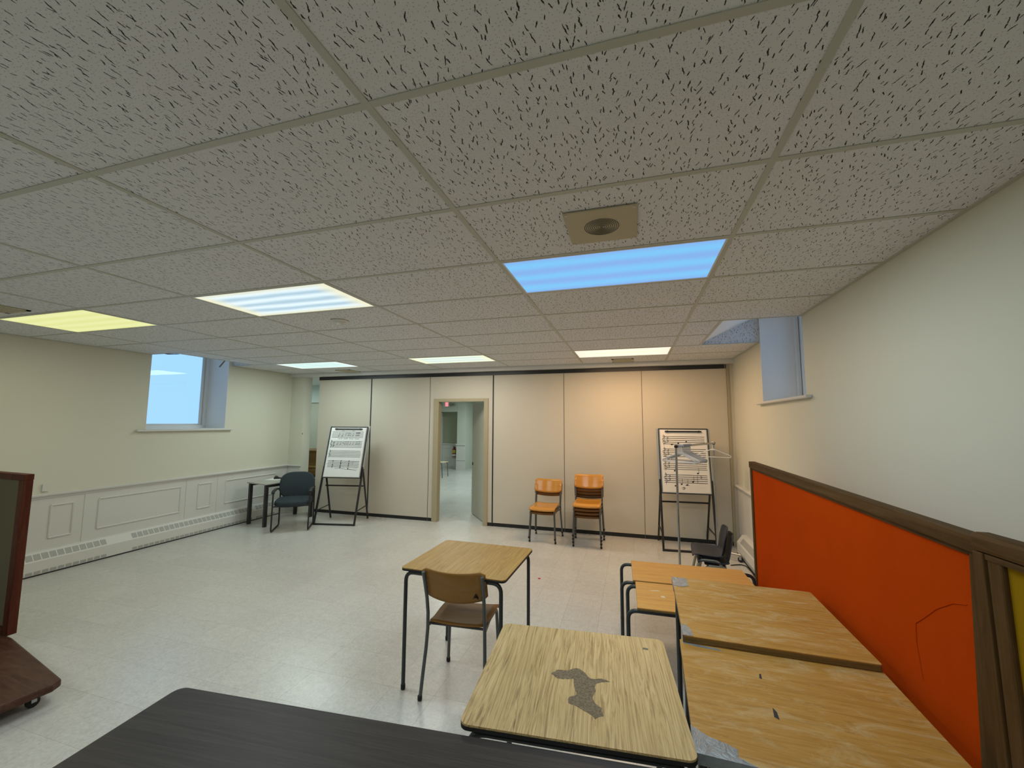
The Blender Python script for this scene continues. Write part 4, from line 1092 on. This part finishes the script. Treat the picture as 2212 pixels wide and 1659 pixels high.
# ================================================================== DIVIDERS
# orange divider parallel to the right wall
t = thing('office_divider', 'orange fabric office divider with a brown wooden frame along the right', 'divider', (1.715, 0, 0))
ya, yb, zt = 0.607, 3.10, 1.385
MB().box(-0.024, 0.026, ya-0.0, yb, zt-0.052, zt).build('top_rail', 'frame', t, bevel=0.004)
MB().box(-0.018, 0.020, yb-0.045, yb, 0.10, zt-0.0525).build('post', 'framez', t, bevel=0.003)
MB().prism([(0.607, zt-0.0525), (0.690, 0.10), (0.735, 0.10), (0.676, zt-0.0525)], -0.018, 0.020, 'x').build('post', 'framez', t)
MB().box(-0.018, 0.020, 0.70, yb-0.045, 0.10, 0.15).build('bottom_rail', 'frame', t)
MB().prism([(0.672, zt-0.0525), (0.728, 0.15), (yb-0.045, 0.15), (yb-0.045, zt-0.0525)], -0.008, 0.008, 'x').build('fabric_panel', 'orange', t)
MB().prism([(0.676, zt-0.053), (yb-0.045, zt-0.053), (yb-0.045, zt-0.066), (0.69, zt-0.066)], -0.0135, -0.0082, 'x').build('bead', 'frame', t)
# crease running across the cloth
MB().tube([(-0.008, 0.72, 1.16), (-0.0085, 0.78, 1.14), (-0.0085, 0.86, 1.09), (-0.0085, 0.93, 1.03), (-0.0085, 0.98, 0.99), (-0.0085, 0.985, 0.92), (-0.008, 0.965, 0.80)], 0.0016, 6).build('crease', 'orange', t)
for y in (0.86, 3.04):
    MB().box(-0.13, 0.13, y-0.035, y+0.035, 0.02, 0.10).build('foot', 'framez', t, bevel=0.006)
    MB().box(-0.11, -0.07, y-0.03, y+0.03, 0.0, 0.02).build('glide', 'rubber', t); MB().box(0.07, 0.11, y-0.03, y+0.03, 0.0, 0.02).build('glide', 'rubber', t)
# olive divider, nearer, tilted a little out of line
t = thing('office_divider', 'olive yellow fabric office divider at the lower right corner', 'divider', (1.708, 0.604, 0))
t.rotation_euler = (R_(-1.6), 0, 0)
Lo = 1.9; h = 1.402
MB().box(-0.030, 0.026, -Lo, 0.0, h-0.055, h).build('top_rail', 'frame', t, bevel=0.014)
MB().box(-0.026, 0.020, -0.040, -0.002, 0.0, h-0.0555).build('post', 'framez', t, bevel=0.003)
MB().box(-0.020, 0.016, -0.093, -0.041, 0.16, h-0.0555).build('inner_stile', 'framez', t, bevel=0.006)
MB().box(-0.026, 0.020, -Lo, -Lo+0.05, 0.0, h-0.0555).build('post', 'framez', t)
MB().box(-0.024, 0.018, -Lo+0.05, -0.041, 0.10, 0.16).build('bottom_rail', 'frame', t)
MB().box(-0.008, 0.008, -Lo+0.05, -0.094, 0.16, h-0.0555).build('fabric_panel', 'olive', t)
MB().box(-0.022, -0.0085, -Lo+0.05, -0.042, h-0.072, h-0.0556).build('bead', 'frame', t)
# left rolling divider
t = thing('rolling_divider', 'dark red wooden rolling divider with grey fabric at the left edge', 'divider', (-3.725, 1.03, 0), R_(-3))
W3 = 1.5; h = 1.30
MB().box(-W3, 0.0, 0.0, 0.055, h-0.045, h).build('top_rail', 'mahogz', t, bevel=0.003)
MB().box(-0.075, 0.0, 0.002, 0.053, 0.13, h-0.0455).build('post', 'mahogz', t, bevel=0.003)
MB().box(-W3, -W3+0.075, 0.002, 0.053, 0.13, h-0.0455).build('post', 'mahogz', t)
MB().box(-W3+0.075, -0.075, 0.002, 0.053, 0.13, 0.18).build('bottom_rail', 'mahogx', t)
MB().box(-W3+0.075, -0.075, 0.016, 0.040, 0.18, h-0.0455).build('fabric_panel', 'greyfab', t)
base = MB().prism([(-1.55, -0.72), (1.04, -0.72), (1.075, -0.19), (1.045, -0.14), (0.06, 0.01), (-1.55, 0.06)], 0.082, 0.13, 'z').build('base_plank', 'mahogx', t, bevel=0.012)
for (x, y) in ((0.97, -0.23), (0.94, -0.62), (-1.4, -0.04), (-1.4, -0.6)):
    m = MB(); m.lathe([(0.026, -0.012), (0.031, -0.009), (0.031, 0.009), (0.026, 0.012)], 16, (x, y, 0.031), 'x'); m.build('caster', 'rubber', base, smooth=True)
    m = MB(); m.box(x-0.018, x-0.015, y-0.012, y+0.012, 0.03, 0.075); m.box(x+0.015, x+0.018, y-0.012, y+0.012, 0.03, 0.075); m.box(x-0.018, x+0.018, y-0.014, y+0.014, 0.072, 0.082); m.build('caster_fork', 'chrome', base)

# ================================================================== THINGS BEYOND THE PARTITION
t = thing('upright_piano', 'brown oak upright piano seen past the left end of the partition', 'piano', (-5.75, 6.42, 0))
MB().box(-0.72, 0.72, 0.0, 0.50, 0.06, 1.06).build('case', 'piano', t, bevel=0.006)
MB().box(-0.75, 0.75, -0.02, 0.53, 1.06, 1.085).build('lid', 'piano', t, bevel=0.006)
MB().box(-0.72, 0.72, -0.24, 0.0, 0.60, 0.70).build('key_bed', 'piano', t, bevel=0.006)
MB().box(-0.72, 0.72, -0.20, -0.002, 0.70, 0.76).build('fallboard', 'piano', t, bevel=0.01)
for s in (-1, 1): 
    MB().box(s*0.66-0.05, s*0.66+0.05, -0.22, -0.14, 0.06, 0.60).build('leg', 'piano', t, bevel=0.008)
    MB().box(s*0.66-0.06, s*0.66+0.06, -0.26, 0.50, 0.0, 0.06).build('toe_block', 'piano', t, bevel=0.008)
MB().box(-0.60, 0.60, -0.006, 0.0, 0.10, 0.56).build('lower_panel', 'piano', t, bevel=0.003)
t = thing('fire_extinguisher', 'red fire extinguisher with a yellow label on the far wall', 'fire extinguisher', (-5.62, 13.06, 0.42))
MB().lathe([(0.05, 0.0), (0.075, 0.01), (0.078, 0.03), (0.078, 0.27), (0.06, 0.31), (0.025, 0.335), (0.022, 0.36)], 20).build('cylinder', 'extred', t, smooth=True)
MB().lathe([(0.0795, 0.15), (0.0795, 0.26)], 20).build('label_band', 'extlabel', t, smooth=True)
MB().lathe([(0.0795, 0.035), (0.0795, 0.11)], 20).build('lower_label', 'white', t, smooth=True)
m = MB(); m.box(-0.02, 0.02, -0.09, 0.03, 0.355, 0.372); m.box(-0.018, 0.018, -0.08, 0.02, 0.385, 0.398); m.tube([(0.0, -0.02, 0.35), (0.06, -0.05, 0.33), (0.085, -0.03, 0.22), (0.085, -0.02, 0.08)], 0.011, 8); m.build('valve_and_hose', 'black', t)
MB().box(-0.03, 0.03, 0.076, 0.11, 0.12, 0.30).build('wall_bracket', 'grille', t)
t = thing('exit_sign', 'glowing pink-red exit sign on the far bulkhead', 'exit sign', (-5.78, 12.68, 2.35), R_(-8))
MB().box(-0.13, 0.13, -0.03, 0.032, -0.10, 0.10).build('housing', 'white', t, bevel=0.006)
MAT['exitred'] = emit('lit_red_sign_face', (1.0, 0.22, 0.28), 0.9)
MB().box(-0.045, 0.085, -0.034, -0.0305, -0.075, 0.075).build('lit_face', 'exitred', t, bevel=0.03)
t = thing('emergency_light', 'twin-head emergency light on the far bulkhead by the sign', 'emergency light', (-5.53, 12.69, 2.33))
MB().box(-0.02, 0.02, -0.03, 0.028, -0.03, 0.05).build('mount', 'grille', t)
for s in (-1, 1):
    MB().lathe([(0.02, 0.03), (0.045, -0.01), (0.05, -0.05), (0.04, -0.055)], 14, (s*0.065, -0.05, 0.0), 'y').build('lamp_head', 'taupetube', t, smooth=True)
# chair in the far room, side-on
t = thing('metal_chair', 'cream seated metal chair standing in the far room', 'chair', (-5.06, 10.80, 0), R_(0))
for y in (-0.20, 0.20):
    MB().tube(fillet([(0.17, y, 0.0), (0.145, y, 0.44), (-0.10, y, 0.44)], 0.05, 4), 0.012, 8).build('leg', 'greytube', t, smooth=True)
    MB().tube([(-0.25, y, 0.0), (-0.19, y, 0.42), (-0.21, y, 0.60), (-0.26, y, 0.80)], 0.012, 8).build('leg', 'greytube', t, smooth=True)
    MB().tube([(-0.10, y, 0.44), (-0.19, y, 0.44)], 0.012, 8).build('side_rail', 'greytube', t, smooth=True)
MB().prism(rrect(0.37, 0.40, 0.03), 0.452, 0.468, 'z').build('seat', 'creamseat', t)
MB().box(-0.265, -0.245, -0.20, 0.20, 0.62, 0.80).build('backrest', 'creamseat', t, bevel=0.008)
